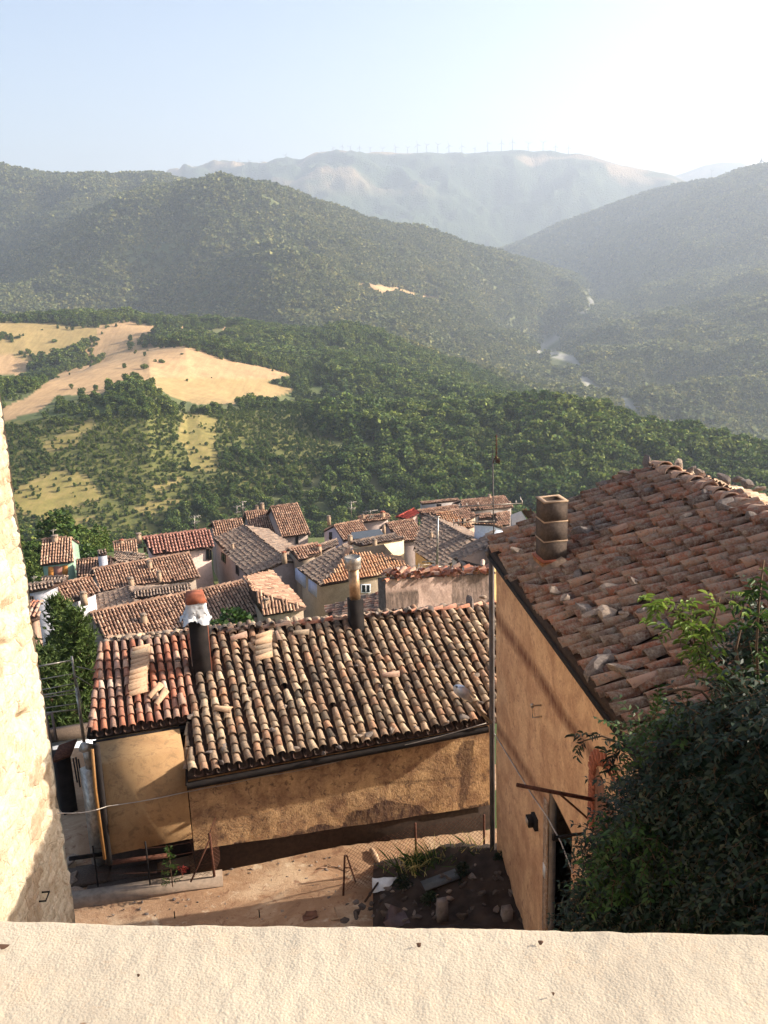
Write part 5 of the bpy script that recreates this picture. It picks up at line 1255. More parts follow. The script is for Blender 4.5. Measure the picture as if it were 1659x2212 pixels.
house('grey walled long building with one window strip at the back of the village',z7,(815,108),(1062,84),(1066,96),(815,118),wall=(190,176,168),h=4,slope=10,dist=128,back=.8,win=[('front',918,118,945,132,'dark')],over=.05)
house('wide tiled roof under the grey walled long building',z7,(788,162),(1060,126),(1066,165),(835,190),wall=(170,150,140),h=4,slope=20,dist=114)
house('small orange tinted roof in the right part of the village',z7,(1000,166),(1108,150),(1190,192),(1110,228),wall=(190,160,136),h=4,slope=20,tile=T_FAR,dist=104,back=.6)
house('brownish tiled roof left of the white gable at the right',z7,(1310,182),(1402,170),(1400,255),(1312,262),wall=(170,150,140),h=5,slope=24,dist=100)
house('dark window fronted house between small roofs at the right',z7,(1195,188),(1280,180),(1290,200),(1200,215),wall=(120,100,92),h=4,slope=18,dist=101,tile=T_FAR)
polyhouse('white gable wall house right beside the block chimney',z7,dict(a=(1395,178,.3),b=(1482,158,1.2),c=(1536,232,0),d=(1395,280,-1.2),e=(1545,160,1.2),f=(1600,220,0)),[['b','e','f','c']],['a','b','c','d'],92,wall=(220,220,228),h=5,tiles=[T_FAR])
house('pale worn roof cluster with plastic covered pipe behind the slim mast',z7,(905,180),(1010,170),(1165,265),(1040,300),wall=(170,150,134),h=5,slope=16,tile=T_LIT,dist=96,back=.6,chim=[(1095,255,4,12)])
house('small front roof right of the big patched house in the village centre',z6,(745,552),(1012,505),(1035,582),(838,655),wall=(170,150,130),h=5,slope=22,dist=76,chim=[(1015,570,9,10),(708,640,9,13)])
house('dark roof tucked behind the central house',z6,(1020,520),(1172,470),(1190,505),(1040,570),wall=(150,130,120),h=5,slope=20,tile=T_GREY,dist=86)
house('roof with tiles falling left in front of the ruined wall beside the steel flue',z7,(600,690),(592,870),(230,905),(190,808),wall=(150,130,118),h=4,slope=17,tile=T_RED,dist=33,over=.1,back=False,ze=None)
house('low light roof above the conifers at the left edge',z5,(170,505),(330,498),(345,520),(180,545),wall=(170,150,140),h=4,slope=14,tile=T_GREY,dist=76,back=.5)
antenna(*z5(1182,190),*z5(1182,90),88,'antenna with several crossbars above the orange roof',5,1.3,1.0)
antenna(*z6(345,235),*z6(340,130),96,'taller of the two antennas above the darker roof at upper left centre',3,.8,.7)
antenna(*z6(290,240),*z6(290,170),98,'antenna left of the taller one above the darker roof at upper left centre',3,1.0,.8)
antenna(*z6(1300,265),*z6(1298,135),104,'two level antenna against the forest above the village centre',4,1.6,1.1)
antenna(*z7(480,190),*z7(478,158),108,'low wide antenna on the skyline of the village centre',5,1.2,1.6)
antenna(*z5(248,235),*z5(246,180),84,'short antenna on the green house',2,.5,.5)
antenna(*z5(118,530),*z5(120,488),62,'small antenna over the white walled building by the stone wall',2,.5,.4)
antenna(*z7(800,580),*z7(798,510),42,'antenna with long bars poking over the ruined wall coping',4,.8,.9,rot=.2)
mb=MB(); q=z7(1088,255); mb.tube([aty(*q,96),aty(*z7(1088,212),96)],.09,6); tag(mb.build('stove_pipe',[M_BLACK]),'thin dark stove pipe rising from the pale worn roof cluster','pipe')
# ------------------------------------------------------------------ terrain : knots along each azimuth
def azel(px,py):
    d=ray(px,py); return atan2(d[0],d[1]), d[2]/hypot(d[0],d[1])
def AZ(px): return azel(px,560)[0]
NA=900; az=np.linspace(radians(-34),radians(36),NA)
def curve_py(pts,r):   # pts (px,py) silhouette; r (px,r) -> R,Z arrays over az
    A=[azel(*p) for p in pts]; ra=np.interp(az,[AZ(p[0]) for p in r],[p[1] for p in r]); el=np.interp(az,[a[0] for a in A],[a[1] for a in A]); return ra,ra*el
def curve_z(zs,r):
    return np.interp(az,[AZ(p[0]) for p in r],[p[1] for p in r]), np.interp(az,[AZ(p[0]) for p in zs],[p[1] for p in zs])
def cst(r,z): return np.full(NA,float(r)),np.full(NA,float(z))
K=[]
K.append((*cst(3,-13.6),0)); K.append((*cst(22,-13.9),0)); K.append((*cst(30,-20),0)); K.append((*cst(46,-31),0)); K.append((*cst(70,-33),0))
K.append((*curve_z([(-300,-33),(0,-34),(300,-34),(1200,-36),(2000,-36)],[(-300,112),(2000,118)]),0))
K.append((*curve_z([(-300,-85),(100,-85),(300,-90),(2000,-95)],[(-300,165),(2000,170)]),0))
K.append((*curve_z([(-300,-165),(0,-160),(700,-165),(2000,-170)],[(-300,350),(2000,350)]),0))
K.append((*curve_py([(-300,1190),(0,1165),(200,1130),(500,1090),(900,1080),(1300,1085),(1659,1110),(2300,1180)],[(-300,450),(2000,480)]),0))
K.append((*curve_py([(-300,905),(0,890),(150,862),(310,838),(400,868),(520,880),(640,887),(760,900),(850,906),(1000,902),(1190,896),(1300,902),(1400,927),(1520,957),(1659,990),(2000,1080),(2300,1150)],[(-300,620),(2000,620)]),1))
K.append((*curve_z([(-300,-75),(0,-80),(300,-76),(500,-100),(640,-112),(900,-122),(1200,-135),(2000,-200)],[(-300,690),(2000,690)]),0))
K.append((*curve_py([(-300,880),(0,868),(70,858),(200,790),(330,757),(400,746),(500,766),(640,800),(740,792),(900,838),(1000,858),(1100,880),(1200,905),(1400,985),(2000,1150)],[(-300,850),(2000,850)]),1))
K.append((*curve_z([(-300,-100),(0,-104),(200,-98),(350,-84),(500,-90),(740,-104),(1000,-140),(1200,-180),(1400,-230),(2000,-240)],[(-300,960),(2000,960)]),0))
K.append((*curve_py([(-300,690),(0,690),(150,692),(280,691),(400,701),(480,706),(600,722),(680,722),(740,714),(800,728),(850,748),(900,768),(1000,808),(1100,850),(1200,888),(1300,930),(1400,965),(1659,985),(2000,1000)],[(-300,1150),(2000,1150)]),1))
K.append((*curve_z([(-300,-160),(300,-160),(740,-160),(900,-185),(1000,-215),(1100,-245),(1180,-252),(1290,-256),(1430,-258),(1659,-262),(2000,-262)],[(-300,1400),(740,1400),(1000,1500),(1100,1600),(1290,1650),(1430,1450),(1659,1300),(2000,1250)]),0))
K.append((*curve_py([(-300,690),(0,715),(100,735),(300,732),(400,712),(450,668),(520,612),(590,572),(640,575),(740,600),(900,640),(1000,672),(1100,705),(1180,745),(1240,722),(1290,722),(1430,735),(1550,725),(1659,705),(2000,680)],[(-300,1900),(740,1950),(900,2100),(1100,2350),(1180,2600),(1290,2500),(1430,2300),(1659,2250),(2000,2250)]),0))
K.append((*curve_py([(-300,640),(0,608),(60,565),(120,515),(200,457),(280,430),(350,411),(420,398),(480,394),(540,406),(600,425),(700,447),(780,470),(850,490),(950,518),(1050,547),(1150,574),(1250,603),(1290,645),(1350,642),(1450,625),(1560,600),(1659,575),(2000,540)],[(-300,2650),(480,2500),(850,2750),(1050,3000),(1250,3600),(1290,4000),(1400,3100),(2000,3100)]),1))
K.append((*curve_z([(-300,-40),(0,75),(200,165),(350,180),(600,70),(850,0),(1050,-100),(1250,-190),(1290,-170),(1400,-70),(1659,60),(2000,140)],[(-300,2900),(400,2900),(850,3200),(1250,4100),(1290,4150),(1450,3600),(2000,3600)]),0))
K.append((*curve_py([(-300,340),(0,366),(60,379),(100,386),(140,389),(200,389),(235,391),(280,388),(350,385),(400,398),(480,440),(600,480),(700,505),(850,530),(1000,548),(1050,550),(1090,541),(1150,516),(1200,491),(1300,456),(1400,421),(1500,398),(1550,389),(1600,371),(1659,363),(2000,330)],[(-300,3400),(400,3400),(600,3700),(1000,4300),(1090,5200),(1200,5000),(1659,4500),(2000,4500)]),1))
K.append((*curve_z([(-300,60),(300,120),(400,90),(700,60),(900,0),(1090,-110),(1300,0),(1659,150),(2000,150)],[(-300,5000),(700,5000),(1090,5800),(2000,5700)]),0))
K.append((*curve_py([(-300,420),(0,410),(150,402),(300,396),(350,386),(375,376),(400,370),(470,361),(500,357),(560,359),(600,352),(620,350),(650,352),(680,340),(730,331),(760,330),(800,334),(850,336),(900,331),(930,330),(960,333),(1010,333),(1050,328),(1110,326),(1150,330),(1175,328),(1190,328),(1225,334),(1240,333),(1275,337),(1340,360),(1400,370),(1450,379),(1480,392),(1600,420),(2000,450)],[(-300,8200),(350,8600),(700,7800),(1200,7600),(1480,7400),(2000,7400)]),1))
K.append((*curve_z([(-300,100),(2000,200)],[(-300,9400),(2000,9400)]),0))
K.append((*curve_py([(-300,430),(100,410),(165,386),(185,378),(200,376),(215,381),(240,390),(300,410),(1380,420),(1440,386),(1480,373),(1520,358),(1560,351),(1600,352),(1630,357),(1659,362),(1800,400),(2000,410)],[(-300,10800),(2000,10800)]),1))
K.append((*cst(12500,-200),0))
KR=np.stack([k[0] for k in K]); KZ=np.stack([k[1] for k in K]); KC=[k[2] for k in K]
rg_=np.exp(np.concatenate([np.linspace(np.log(3.2),np.log(100),40)[:-1],np.linspace(np.log(100),np.log(1300),330)[:-1],np.linspace(np.log(1300),np.log(5500),300)[:-1],np.linspace(np.log(5500),np.log(12400),120)]))
NR=len(rg_); lr=np.log(rg_)
def pchip(x,y,xq):
    h=np.diff(x); d=np.diff(y)/h; m=np.zeros_like(y)
    for i in range(1,len(x)-1):
        if d[i-1]*d[i]>0: w1=2*h[i]+h[i-1];w2=h[i]+2*h[i-1]; m[i]=(w1+w2)/(w1/d[i-1]+w2/d[i])
    m[0]=d[0];m[-1]=d[-1]
    k=np.clip(np.searchsorted(x,xq)-1,0,len(x)-2); t=(xq-x[k])/h[k]
    return (1+2*t)*(1-t)**2*y[k]+t*(1-t)**2*h[k]*m[k]+t*t*(3-2*t)*y[k+1]+t*t*(t-1)*h[k]*m[k+1]
HZ=np.zeros((NR,NA)); CRW=np.ones((NR,NA))
for i in range(NA):
    HZ[:,i]=pchip(KR[:,i],KZ[:,i],rg_)
for k,c in enumerate(KC):
    if c: CRW=np.minimum(CRW,np.clip(np.abs(lr[:,None]-np.log(KR[k])[None,:])/.12,0.0,1))
RG,AG=np.meshgrid(rg_,az,indexing='ij'); TXg=RG*np.sin(AG); TYg=RG*np.cos(AG)
rid=1-np.abs(fbm(TXg/420+3,TYg/420,0,4))*2.2
amp=np.interp(RG,[0,130,400,900,1500,3000,8000,12500],[0,1,7,10,60,90,170,40])
HZ=HZ+amp*(rid-.45)*CRW*.8+ amp*.25*fbm(TXg/110,TYg/110,5,4)*CRW
# river bed: flatten
def Tz(x,y):
    r=np.hypot(x,y); a=np.arctan2(x,y); fi=np.interp(np.log(r),lr,np.arange(NR)); fa=(a-az[0])/(az[1]-az[0])
    i=np.clip(fi.astype(int),0,NR-2); j=np.clip(np.floor(fa).astype(int),0,NA-2); u=np.clip(fi-i,0,1);v=np.clip(fa-j,0,1)
    return (HZ[i,j]*(1-u)*(1-v)+HZ[i+1,j]*u*(1-v)+HZ[i,j+1]*(1-u)*v+HZ[i+1,j+1]*u*v)
TP=np.stack([TXg,TYg,HZ],-1).reshape(-1,3)
PX,PY=projarr(TP); RR_=RG.reshape(-1)
def z3(x,y): return (x*.4085,643.8+y*.4085)
def P3(l): return [z3(*p) for p in l]
fieldpolys=[(P3([(-400,110),(0,115),(150,135),(520,150),(650,118),(780,140),(1030,150),(1020,172),(830,195),(805,262),(640,300),(480,335),(400,345),(430,290),(500,215),(360,300),(200,350),(110,410),(-400,420)]),700,1250),
 (P3([(525,200),(1030,152),(830,190),(805,262),(960,252),(1545,400),(1420,440),(1560,490),(1440,530),(1240,558),(1050,560),(900,515),(800,455),(740,425),(650,445),(540,500),(300,520),(200,600),(20,650),(-200,700),(-100,620),(150,525),(230,450),(430,330),(480,280)]),560,1250),
 (P3([(975,600),(1090,620),(1150,645),(1140,700),(1130,780),(1165,840),(1150,900),(1060,910),(1000,890),(985,800),(930,740),(960,660)]),440,640),
 (P3([(380,690),(480,635),(500,660),(420,740),(400,775),(260,805),(220,780)]),440,660),
 (P3([(60,1030),(280,905),(450,935),(530,1030),(540,1060),(350,1120),(250,1180),(90,1130)]),420,640),
 (P3([(700,1110),(900,1060),(960,1075),(780,1150)]),400,640),(P3([(250,1180),(520,1150),(500,1190),(300,1215)]),380,640),(P3([(800,1000),(970,950),(980,965),(850,1020)]),400,640),
 ([(676,874),(700,872),(742,893),(725,899),(690,888)],560,760),([(480,704),(520,712),(512,722),(482,716)],700,1250),
 ([(745,603),(790,612),(860,622),(958,648),(955,656),(900,648),(830,634),(770,616)],1500,3000),
 ([(0,590),(12,592),(10,606),(0,606)],1500,3300)]
field=np.zeros(len(TP)); bx=fbm(TP[:,0]/30,TP[:,1]/30,2,3)*6; by=fbm(TP[:,0]/30,TP[:,1]/30,9,3)*4
for poly,r0,r1 in fieldpolys: field=np.maximum(field,(inpoly(PX+bx,PY+by,poly)&(RR_>r0)&(RR_<r1))*1.0)
green=np.zeros(len(TP))
for k in (2,3,4,5,6,7): poly,r0,r1=fieldpolys[k]; green=np.maximum(green,(inpoly(PX+bx,PY+by,poly)&(RR_>r0)&(RR_<r1))*1.0)
# upper-left pastures are paler green than the ploughed tan
green=np.maximum(green,(inpoly(PX,PY,P3([(-400,100),(500,140),(520,200),(430,290),(200,350),(60,300),(-400,280)]))&(RR_>700)&(RR_<1250))*.6)
green=np.maximum(green,(inpoly(PX,PY,P3([(800,420),(1560,430),(1560,560),(900,560)]))&(RR_>560)&(RR_<900))*.4)
river_px=[(1272,625),(1268,640),(1280,655),(1262,672),(1240,690),(1215,722),(1180,742),(1165,758),(1235,775),(1252,790),(1262,815),(1290,845),(1330,862),(1380,880),(1430,905),(1480,935)]
dr=distpoly(PX+fbm(TP[:,0]/60,TP[:,1]/60,4,3)*7,PY,river_px); river=(np.clip(1.6-dr/np.interp(PY,[620,740,900],[3.2,6.0,8]),0,1)*(RR_>1250)*(RR_<4300))*(fbm(TP[:,0]/90,TP[:,1]/90,8,3)>-.18)
bald=np.clip((fbm(TP[:,0]/620+5,TP[:,1]/300+2,1,5)-.16)*9,0,1)*(RR_>6100)*np.clip((430-PY)/60,0,1)
def m_terrain():
    m,nt,b=newmat('valley_land'); T=NT(nt); co=T.n('NewGeometry').outputs['Position']
    def N(s,d=6,r=.65): return T.noise(s,d,r,vec=co)
    forest=T.ramp(N(.03,8,.75),[(.3,lin((62,76,42))),(.5,lin((84,94,54))),(.7,lin((118,116,70)))])
    forest=T.mix(T.ramp(N(.0035,6,.7),[(.45,(0,0,0,1)),(.7,(.7,.7,.7,1))]),forest,lin((132,120,82)))
    tan_=T.ramp(N(.05,8,.7),[(.3,lin((164,132,98))),(.6,lin((194,160,118)))])
    grass=T.ramp(N(.12,8,.75),[(.3,lin((110,108,56))),(.5,lin((142,132,72))),(.7,lin((172,150,94)))])
    fl=T.mix(T.attr('green'),tan_,grass)
    sw=T.noise(1.0,5,.75,vec=co,strech=(.35,.035,.1)); fl=T.mix(.55,fl,T.ramp(sw,[(.35,(.62,.6,.56,1)),(.65,(1.2,1.18,1.15,1))]),'MULTIPLY')
    fl=T.mix(T.ramp(N(.9,4,.7),[(.35,(.0,.0,.0,1)),(.75,(.5,.5,.5,1))]),fl,lin((140,112,76)))
    forest=T.mix(T.attr('far'),forest,T.ramp(N(.006,8,.75),[(.35,lin((44,58,44))),(.55,lin((62,76,52))),(.75,lin((96,98,66)))]))
    forest=T.mix(T.attr('opn'),forest,T.ramp(N(.15,8,.8),[(.3,lin((70,76,40))),(.5,lin((104,104,54))),(.7,lin((138,126,74)))]))
    c=T.mix(T.attr('field'),forest,fl)
    c=T.mix(T.attr('bald'),c,T.ramp(N(.004,6,.7),[(.4,lin((120,104,80))),(.6,lin((160,136,104)))]))
    c=T.mix(T.attr('river'),c,lin((150,146,136)))
    T.l(c,b.inputs['Base Color']); b.inputs['Roughness'].default_value=1
    v=T.voro(.09,vec=co); h=T.math('ADD',T.math('MULTIPLY',T.math('SUBTRACT',1.0,v.outputs['Distance']),1.0),N(.05,6,.7))
    fm=T.math('SUBTRACT',1.0,T.attr('field'))
    bp=T.n('Bump'); T.l(T.math('MULTIPLY',T.attr('far'),fm),bp.inputs['Strength']); bp.inputs['Distance'].default_value=9; T.l(h,bp.inputs['Height']); T.l(bp.outputs[0],b.inputs['Normal'])
    return m
M_TERR=m_terrain()
mb=MB(); me=bpy.data.meshes.new('terrain'); me.vertices.add(len(TP)); me.vertices.foreach_set('co',TP.astype(np.float32).ravel())
ii,jj=np.meshgrid(np.arange(NR-1),np.arange(NA-1),indexing='ij'); q=np.stack([ii*NA+jj,ii*NA+jj+1,(ii+1)*NA+jj+1,(ii+1)*NA+jj],-1).reshape(-1,4)[:,::-1]
me.loops.add(q.size); me.loops.foreach_set('vertex_index',q.ravel().astype(np.int32)); me.polygons.add(len(q)); me.polygons.foreach_set('loop_start',np.arange(0,q.size,4,dtype=np.int32)); me.polygons.foreach_set('loop_total',np.full(len(q),4,np.int32)); me.polygons.foreach_set('use_smooth',np.ones(len(q),bool))
far=np.clip((RR_-2600)/1500,0,1)
opn=inpoly(PX,PY,[(-200,920),(420,890),(640,880),(760,1000),(560,1080),(440,1150),(0,1230),(-200,1230)])*(RR_<700)*(RR_>180)*1.0
for nme,a in (('far',far),('opn',opn),('field',field),('green',green),('river',river),('bald',bald)):
    at=me.attributes.new(nme,'FLOAT','POINT'); at.data.foreach_set('value',a.astype(np.float32))
me.materials.append(M_TERR); me.update(calc_edges=True)
o=bpy.data.objects.new('terrain',me); C.objects.link(o); struct(o)
F2=field.reshape(NR,NA); RV2=river.reshape(NR,NA)
def samp(A,x,y):
    r=np.hypot(x,y); a=np.arctan2(x,y); i=np.clip(np.round(np.interp(np.log(r),lr,np.arange(NR))).astype(int),0,NR-1); j=np.clip(np.round((a-az[0])/(az[1]-az[0])).astype(int),0,NA-1); return A[i,j]
# ------------------------------------------------------------------ forest prototypes (kept outside the scene, instanced)
def tree_proto(name,seed,n,size,mat,tall=1.0):
    rg=np.random.default_rng(seed); mb=MB(); cs=[];rs=[]
    for i in range(7): a=rg.uniform(0,6.28); q=rg.uniform(.1,.5); cs.append(np.array([cos(a)*q,sin(a)*q,rg.uniform(.35,1.25)*tall])); rs.append(rg.uniform(.26,.42))
    cs.append(np.array([0,0,.75*tall])); rs.append(.5)
    cloud_leaves(mb,cs,rs,n,size,rg,flat=.95)
    mb.tube([np.array([0,0,-.5]),np.array([0,0,.5*tall])],.05,4,mi=1)
    me_o=mb.build(name,[mat,M_BARK]); me=me_o.data; V=np.concatenate(mb.v); off=np.array([V[:,0].mean(),V[:,1].mean(),V[:,2].min()]); me_o.location=off; C.objects.unlink(me_o)
    me.transform(Matrix.Translation(off)); me_o.location=(0,0,0); me_o['_o']=0
    return me_o
FOREST_N=m_leaf('leaf_oak_wood',[(62,86,38),(88,110,46),(44,62,34),(132,142,66),(72,94,44),(112,116,60)],.22,.8,True)
FOREST_F=m_leaf('leaf_far_wood',[(84,96,54),(118,118,70),(66,80,48),(146,140,88)],.2,.9,True)
pn=bpy.data.collections.new('near_crowns'); pf=bpy.data.collections.new('far_crowns')
for s in range(5): pn.objects.link(tree_proto('crown',100+s,560,.15,FOREST_N,[1,1.25,.85,1.1,1.4][s]))
pv_=bpy.data.collections.new('close_crowns')
for s in range(3): pv_.objects.link(tree_proto('crown',150+s,2600,.075,FOREST_N,[1,1.2,.9][s]))
for s in range(4): pf.objects.link(tree_proto('crown',200+s,110,.34,FOREST_F,[1,.8,1.1,.9][s]))
def scatter(name,x,y,scale,coll,label,seed,sink=.25):
    rg=np.random.default_rng(seed); z=Tz(x,y)-scale*sink
    me=bpy.data.meshes.new(name); me.vertices.add(len(x)); me.vertices.foreach_set('co',np.stack([x,y,z],-1).astype(np.float32).ravel())
    a=me.attributes.new('scl','FLOAT','POINT'); a.data.foreach_set('value',scale.astype(np.float32)); a=me.attributes.new('rot','FLOAT','POINT'); a.data.foreach_set('value',rg.uniform(0,6.28,len(x)).astype(np.float32))
    o=bpy.data.objects.new(name,me); C.objects.link(o); tag(o,label,'wood',kind='stuff')
    ng=bpy.data.node_groups.new(name,'GeometryNodeTree'); ng.interface.new_socket('Geometry',in_out='INPUT',socket_type='NodeSocketGeometry'); ng.interface.new_socket('Geometry',in_out='OUTPUT',socket_type='NodeSocketGeometry')
    N=ng.nodes; L=ng.links; gi=N.new('NodeGroupInput');go=N.new('NodeGroupOutput'); ip=N.new('GeometryNodeInstanceOnPoints'); ci=N.new('GeometryNodeCollectionInfo'); ci.inputs[0].default_value=coll; ci.inputs['Separate Children'].default_value=True; ci.inputs['Reset Children'].default_value=True
    ip.inputs['Pick Instance'].default_value=True
    s=N.new('GeometryNodeInputNamedAttribute'); s.data_type='FLOAT'; s.inputs[0].default_value='scl'; r=N.new('GeometryNodeInputNamedAttribute'); r.data_type='FLOAT'; r.inputs[0].default_value='rot'
    cx=N.new('ShaderNodeCombineXYZ'); L.new(r.outputs[0],cx.inputs[2]); mp=N.new('GeometryNodeMeshToPoints'); L.new(gi.outputs[0],mp.inputs[0]); L.new(mp.outputs[0],ip.inputs[0]); L.new(ci.outputs[0],ip.inputs['Instance']); L.new(s.outputs[0],ip.inputs['Scale'])
    e=N.new('FunctionNodeEulerToRotation'); L.new(cx.outputs[0],e.inputs[0]); L.new(e.outputs[0],ip.inputs['Rotation']); L.new(ip.outputs[0],go.inputs[0])
    md=o.modifiers.new('scatter','NODES'); md.node_group=ng; return o
def pts(r0,r1,n,seed,a0=-27,a1=29):
    rg=np.random.default_rng(seed); r=np.sqrt(rg.uniform(r0*r0,r1*r1,n)); a=np.radians(rg.uniform(a0,a1,n)); return r*np.sin(a),r*np.cos(a),rg
x,y,rg=pts(118,1260,52000,1)
z=Tz(x,y); P=np.stack([x,y,z],-1); px,py=projarr(P)
dens=fbm(x/45,y/45,3,4)
# thin out where the photograph shows grass showing through on the left slope
openarea=inpoly(px,py,[(0,920),(420,900),(640,880),(760,1000),(500,1080),(420,1150),(0,1230)])
fclear=samp(F2,x,y)<.5
for q in (8,16,26):
    kk=1+q/np.hypot(x,y); fclear&=~((samp(F2,x*kk,y*kk)>=.5)&(py>800)&(rg.random(len(x))<.9))
keep=fclear&((dens>.10)|~openarea)&(dens>-.42)&(rg.random(len(x))<np.interp(np.hypot(x,y),[118,300,600,1260],[1,1,.85,.8]))
keep|=(samp(F2,x,y)>=.5)&(rg.random(len(x))<.004)
keep&=~((px>700)&(rg.random(len(x))<.3))
nearclear=(np.hypot(x,y)<150)&(px>230); keep&=~nearclear
x,y=x[keep],y[keep]; sc=rg.uniform(2.4,6.4,len(x))**1.0*np.interp(fbm(x/60,y/60,7,3),[-.5,.5],[.7,1.6])
_pp=np.stack([x,y,Tz(x,y)],-1); _px,_py=projarr(_pp); sc=np.where((_px<700)&(np.hypot(x,y)>400)&(_py>800)&(_py<1160),sc*.62,sc); sc=np.where((_px>=700),sc*1.3,sc); sc=np.where((np.hypot(x,y)<330)&(_px<420),sc*.55,sc); inf=samp(F2,x,y)>=.5; sc=np.where(inf,sc*.6,sc)
cl=np.hypot(x,y)<440
scatter('slope_wood',x[cl],y[cl],sc[cl],pv_,'leafy trees on the slope just beyond the village roofs',3); x,y,sc=x[~cl],y[~cl],sc[~cl]
scatter('hillside_wood',x,y,sc,pn,'dense green oak woodland covering the near hillside below and around the tan fields',2); print('near trees',len(x))
x,y,rg=pts(1260,3100,90000,5); k=(samp(F2,x,y)<.5)
for q in (0,20,45,75):
    kk=1+q/np.hypot(x,y); k&=samp(RV2,x*kk,y*kk)<.35
x,y=x[k],y[k]; sc=rg.uniform(5,13,len(x))*np.interp(fbm(x/120,y/120,7,3),[-.5,.5],[.6,1.5]); scatter('mountain_wood',x,y,sc,pf,'hazy blue green woodland covering the middle mountain and the valley sides',6); print('mid',len(x))
x,y,rg=pts(3100,5200,60000,9); k=(samp(RV2,x,y)<.35); x,y=x[k],y[k]; sc=rg.uniform(9,17,len(x)); scatter('distant_wood',x,y,sc,pf,'faint woodland on the distant mountain slopes below the skyline',10)
x,y,rg=pts(330,640,15000,15,-27,-2); P=np.stack([x,y,Tz(x,y)],-1); px,py=projarr(P); k=inpoly(px,py,[(-60,920),(420,890),(640,880),(760,1000),(560,1080),(440,1150),(-60,1250)])&((samp(F2,x,y)<.5)|(rg.random(len(x))<.10)); x,y=x[k],y[k]; scatter('scrub',x,y,rg.uniform(.6,1.7,len(x)),pn,'low scrub and saplings dotting the open grassy hillside above the left roofs',16)
x,y,rg=pts(80,117,330,19,-27,-18); scatter('verge_scrub',x,y,rg.uniform(.9,2.4,len(x)),pv_,'scrub and small trees between the stone wall and the small green house',20)
# isolated bushes standing in the fields, each its own thing
def on_terr(px,py,r0,r1):
    d=ray(px,py); h=hypot(d[0],d[1]); 
    rs=np.linspace(r0,r1,900); z=Tz(rs*d[0]/h,rs*d[1]/h); f=z-rs*d[2]/h; i=np.argmax(f>0)
    r=rs[i] if f.max()>0 else (r0+r1)/2
    return np.array([r*d[0]/h,r*d[1]/h,float(Tz(np.array([r*d[0]/h]),np.array([r*d[1]/h]))[0])])
bl=[((768,372),4.2,'dark round bush on the near tan field, left one of the pair'),((858,342),3.6,'dark bush on the near tan field, right one of the pair'),((960,300),1.5,'tiny dark bush alone on the crest of the near tan field'),((295,232),4,'dark round bush alone in the upper left pasture'),((92,215),3.5,'rounded bush in the far upper left pasture'),((15,190),3.5,'bush at the left edge of the upper pasture'),((568,155),2.6,'small pointed tree on the far rim of the upper field'),((12,130),3.5,'tree at the left end of the upper pasture rim'),((1450,455),5,'pale green bush at the right tip of the near tan field'),((1520,470),4.5,'pale green bush right of the other one at the tip of the near field'),((180,318),3.2,'bush in the hedge line of the left pasture'),((222,170),1.6,'tiny bush above the dark round one in the upper pasture')]
for i,((x,y),s,lb) in enumerate(bl):
    p=on_terr(*z3(x,y),560,1300); rgp=np.random.default_rng(300+i); t=thing('field_bush',p,lb,'bush'); mb=MB()
    cs=[p+np.array([rgp.normal(0,.45)*s,rgp.normal(0,.3)*s,s*rgp.uniform(.25,.55)]) for _ in range(6)]; cloud_leaves(mb,cs,[s*rgp.uniform(.3,.5) for _ in cs],700,.14*s,rgp); mb.build('crown',[FOREST_N],t); mb=MB(); mb.tube([p-Z*.4,p+Z*s*.5],.05*s,5); mb.build('trunk',[M_BARK],t)
# hedges / wood strips over field boundaries
def line_trees(pxl,n,s0,s1,seed,wd=5,r0=560,r1=1300):
    rg=np.random.default_rng(seed); X=[];Y=[]
    P=[on_terr(*p,r0,r1) for p in pxl]
    for i in range(n):
        t=rg.uniform(0,len(P)-1.001); k=int(t); p=P[k]+(P[k+1]-P[k])*(t-k)+rg.normal(0,wd,3)*[1,1,0]; X.append(p[0]);Y.append(p[1])
    return X,Y,rg.uniform(s0,s1,n)
X=[];Y=[];S=[]
for l,n,a,b,w in [([z3(480,335),z3(350,360),z3(230,420),z3(100,440)],240,2.5,5,10),([z3(520,200),z3(470,250),z3(420,300)],40,1.5,3,4),([z3(130,290),z3(215,325)],20,2,4,4),([z3(0,210),z3(110,215)],16,2,4,4),([z3(960,255),z3(1200,320),z3(1420,365),z3(1560,400)],150,2,4,5),([z3(830,250),z3(900,210),z3(1000,190)],130,4,6.5,12),([z3(300,150),z3(450,145),z3(640,125)],40,2,3.5,8),([z3(700,120),z3(980,140)],110,4,6,14)]:
    a_,b_,c_=line_trees(l,n,a,b,len(X),w); X+=a_;Y+=b_;S+=list(c_)
scatter('hedgerow',np.array(X),np.array(Y),np.array(S),pn,'hedges and scrub lining the borders between the tan fields',77)
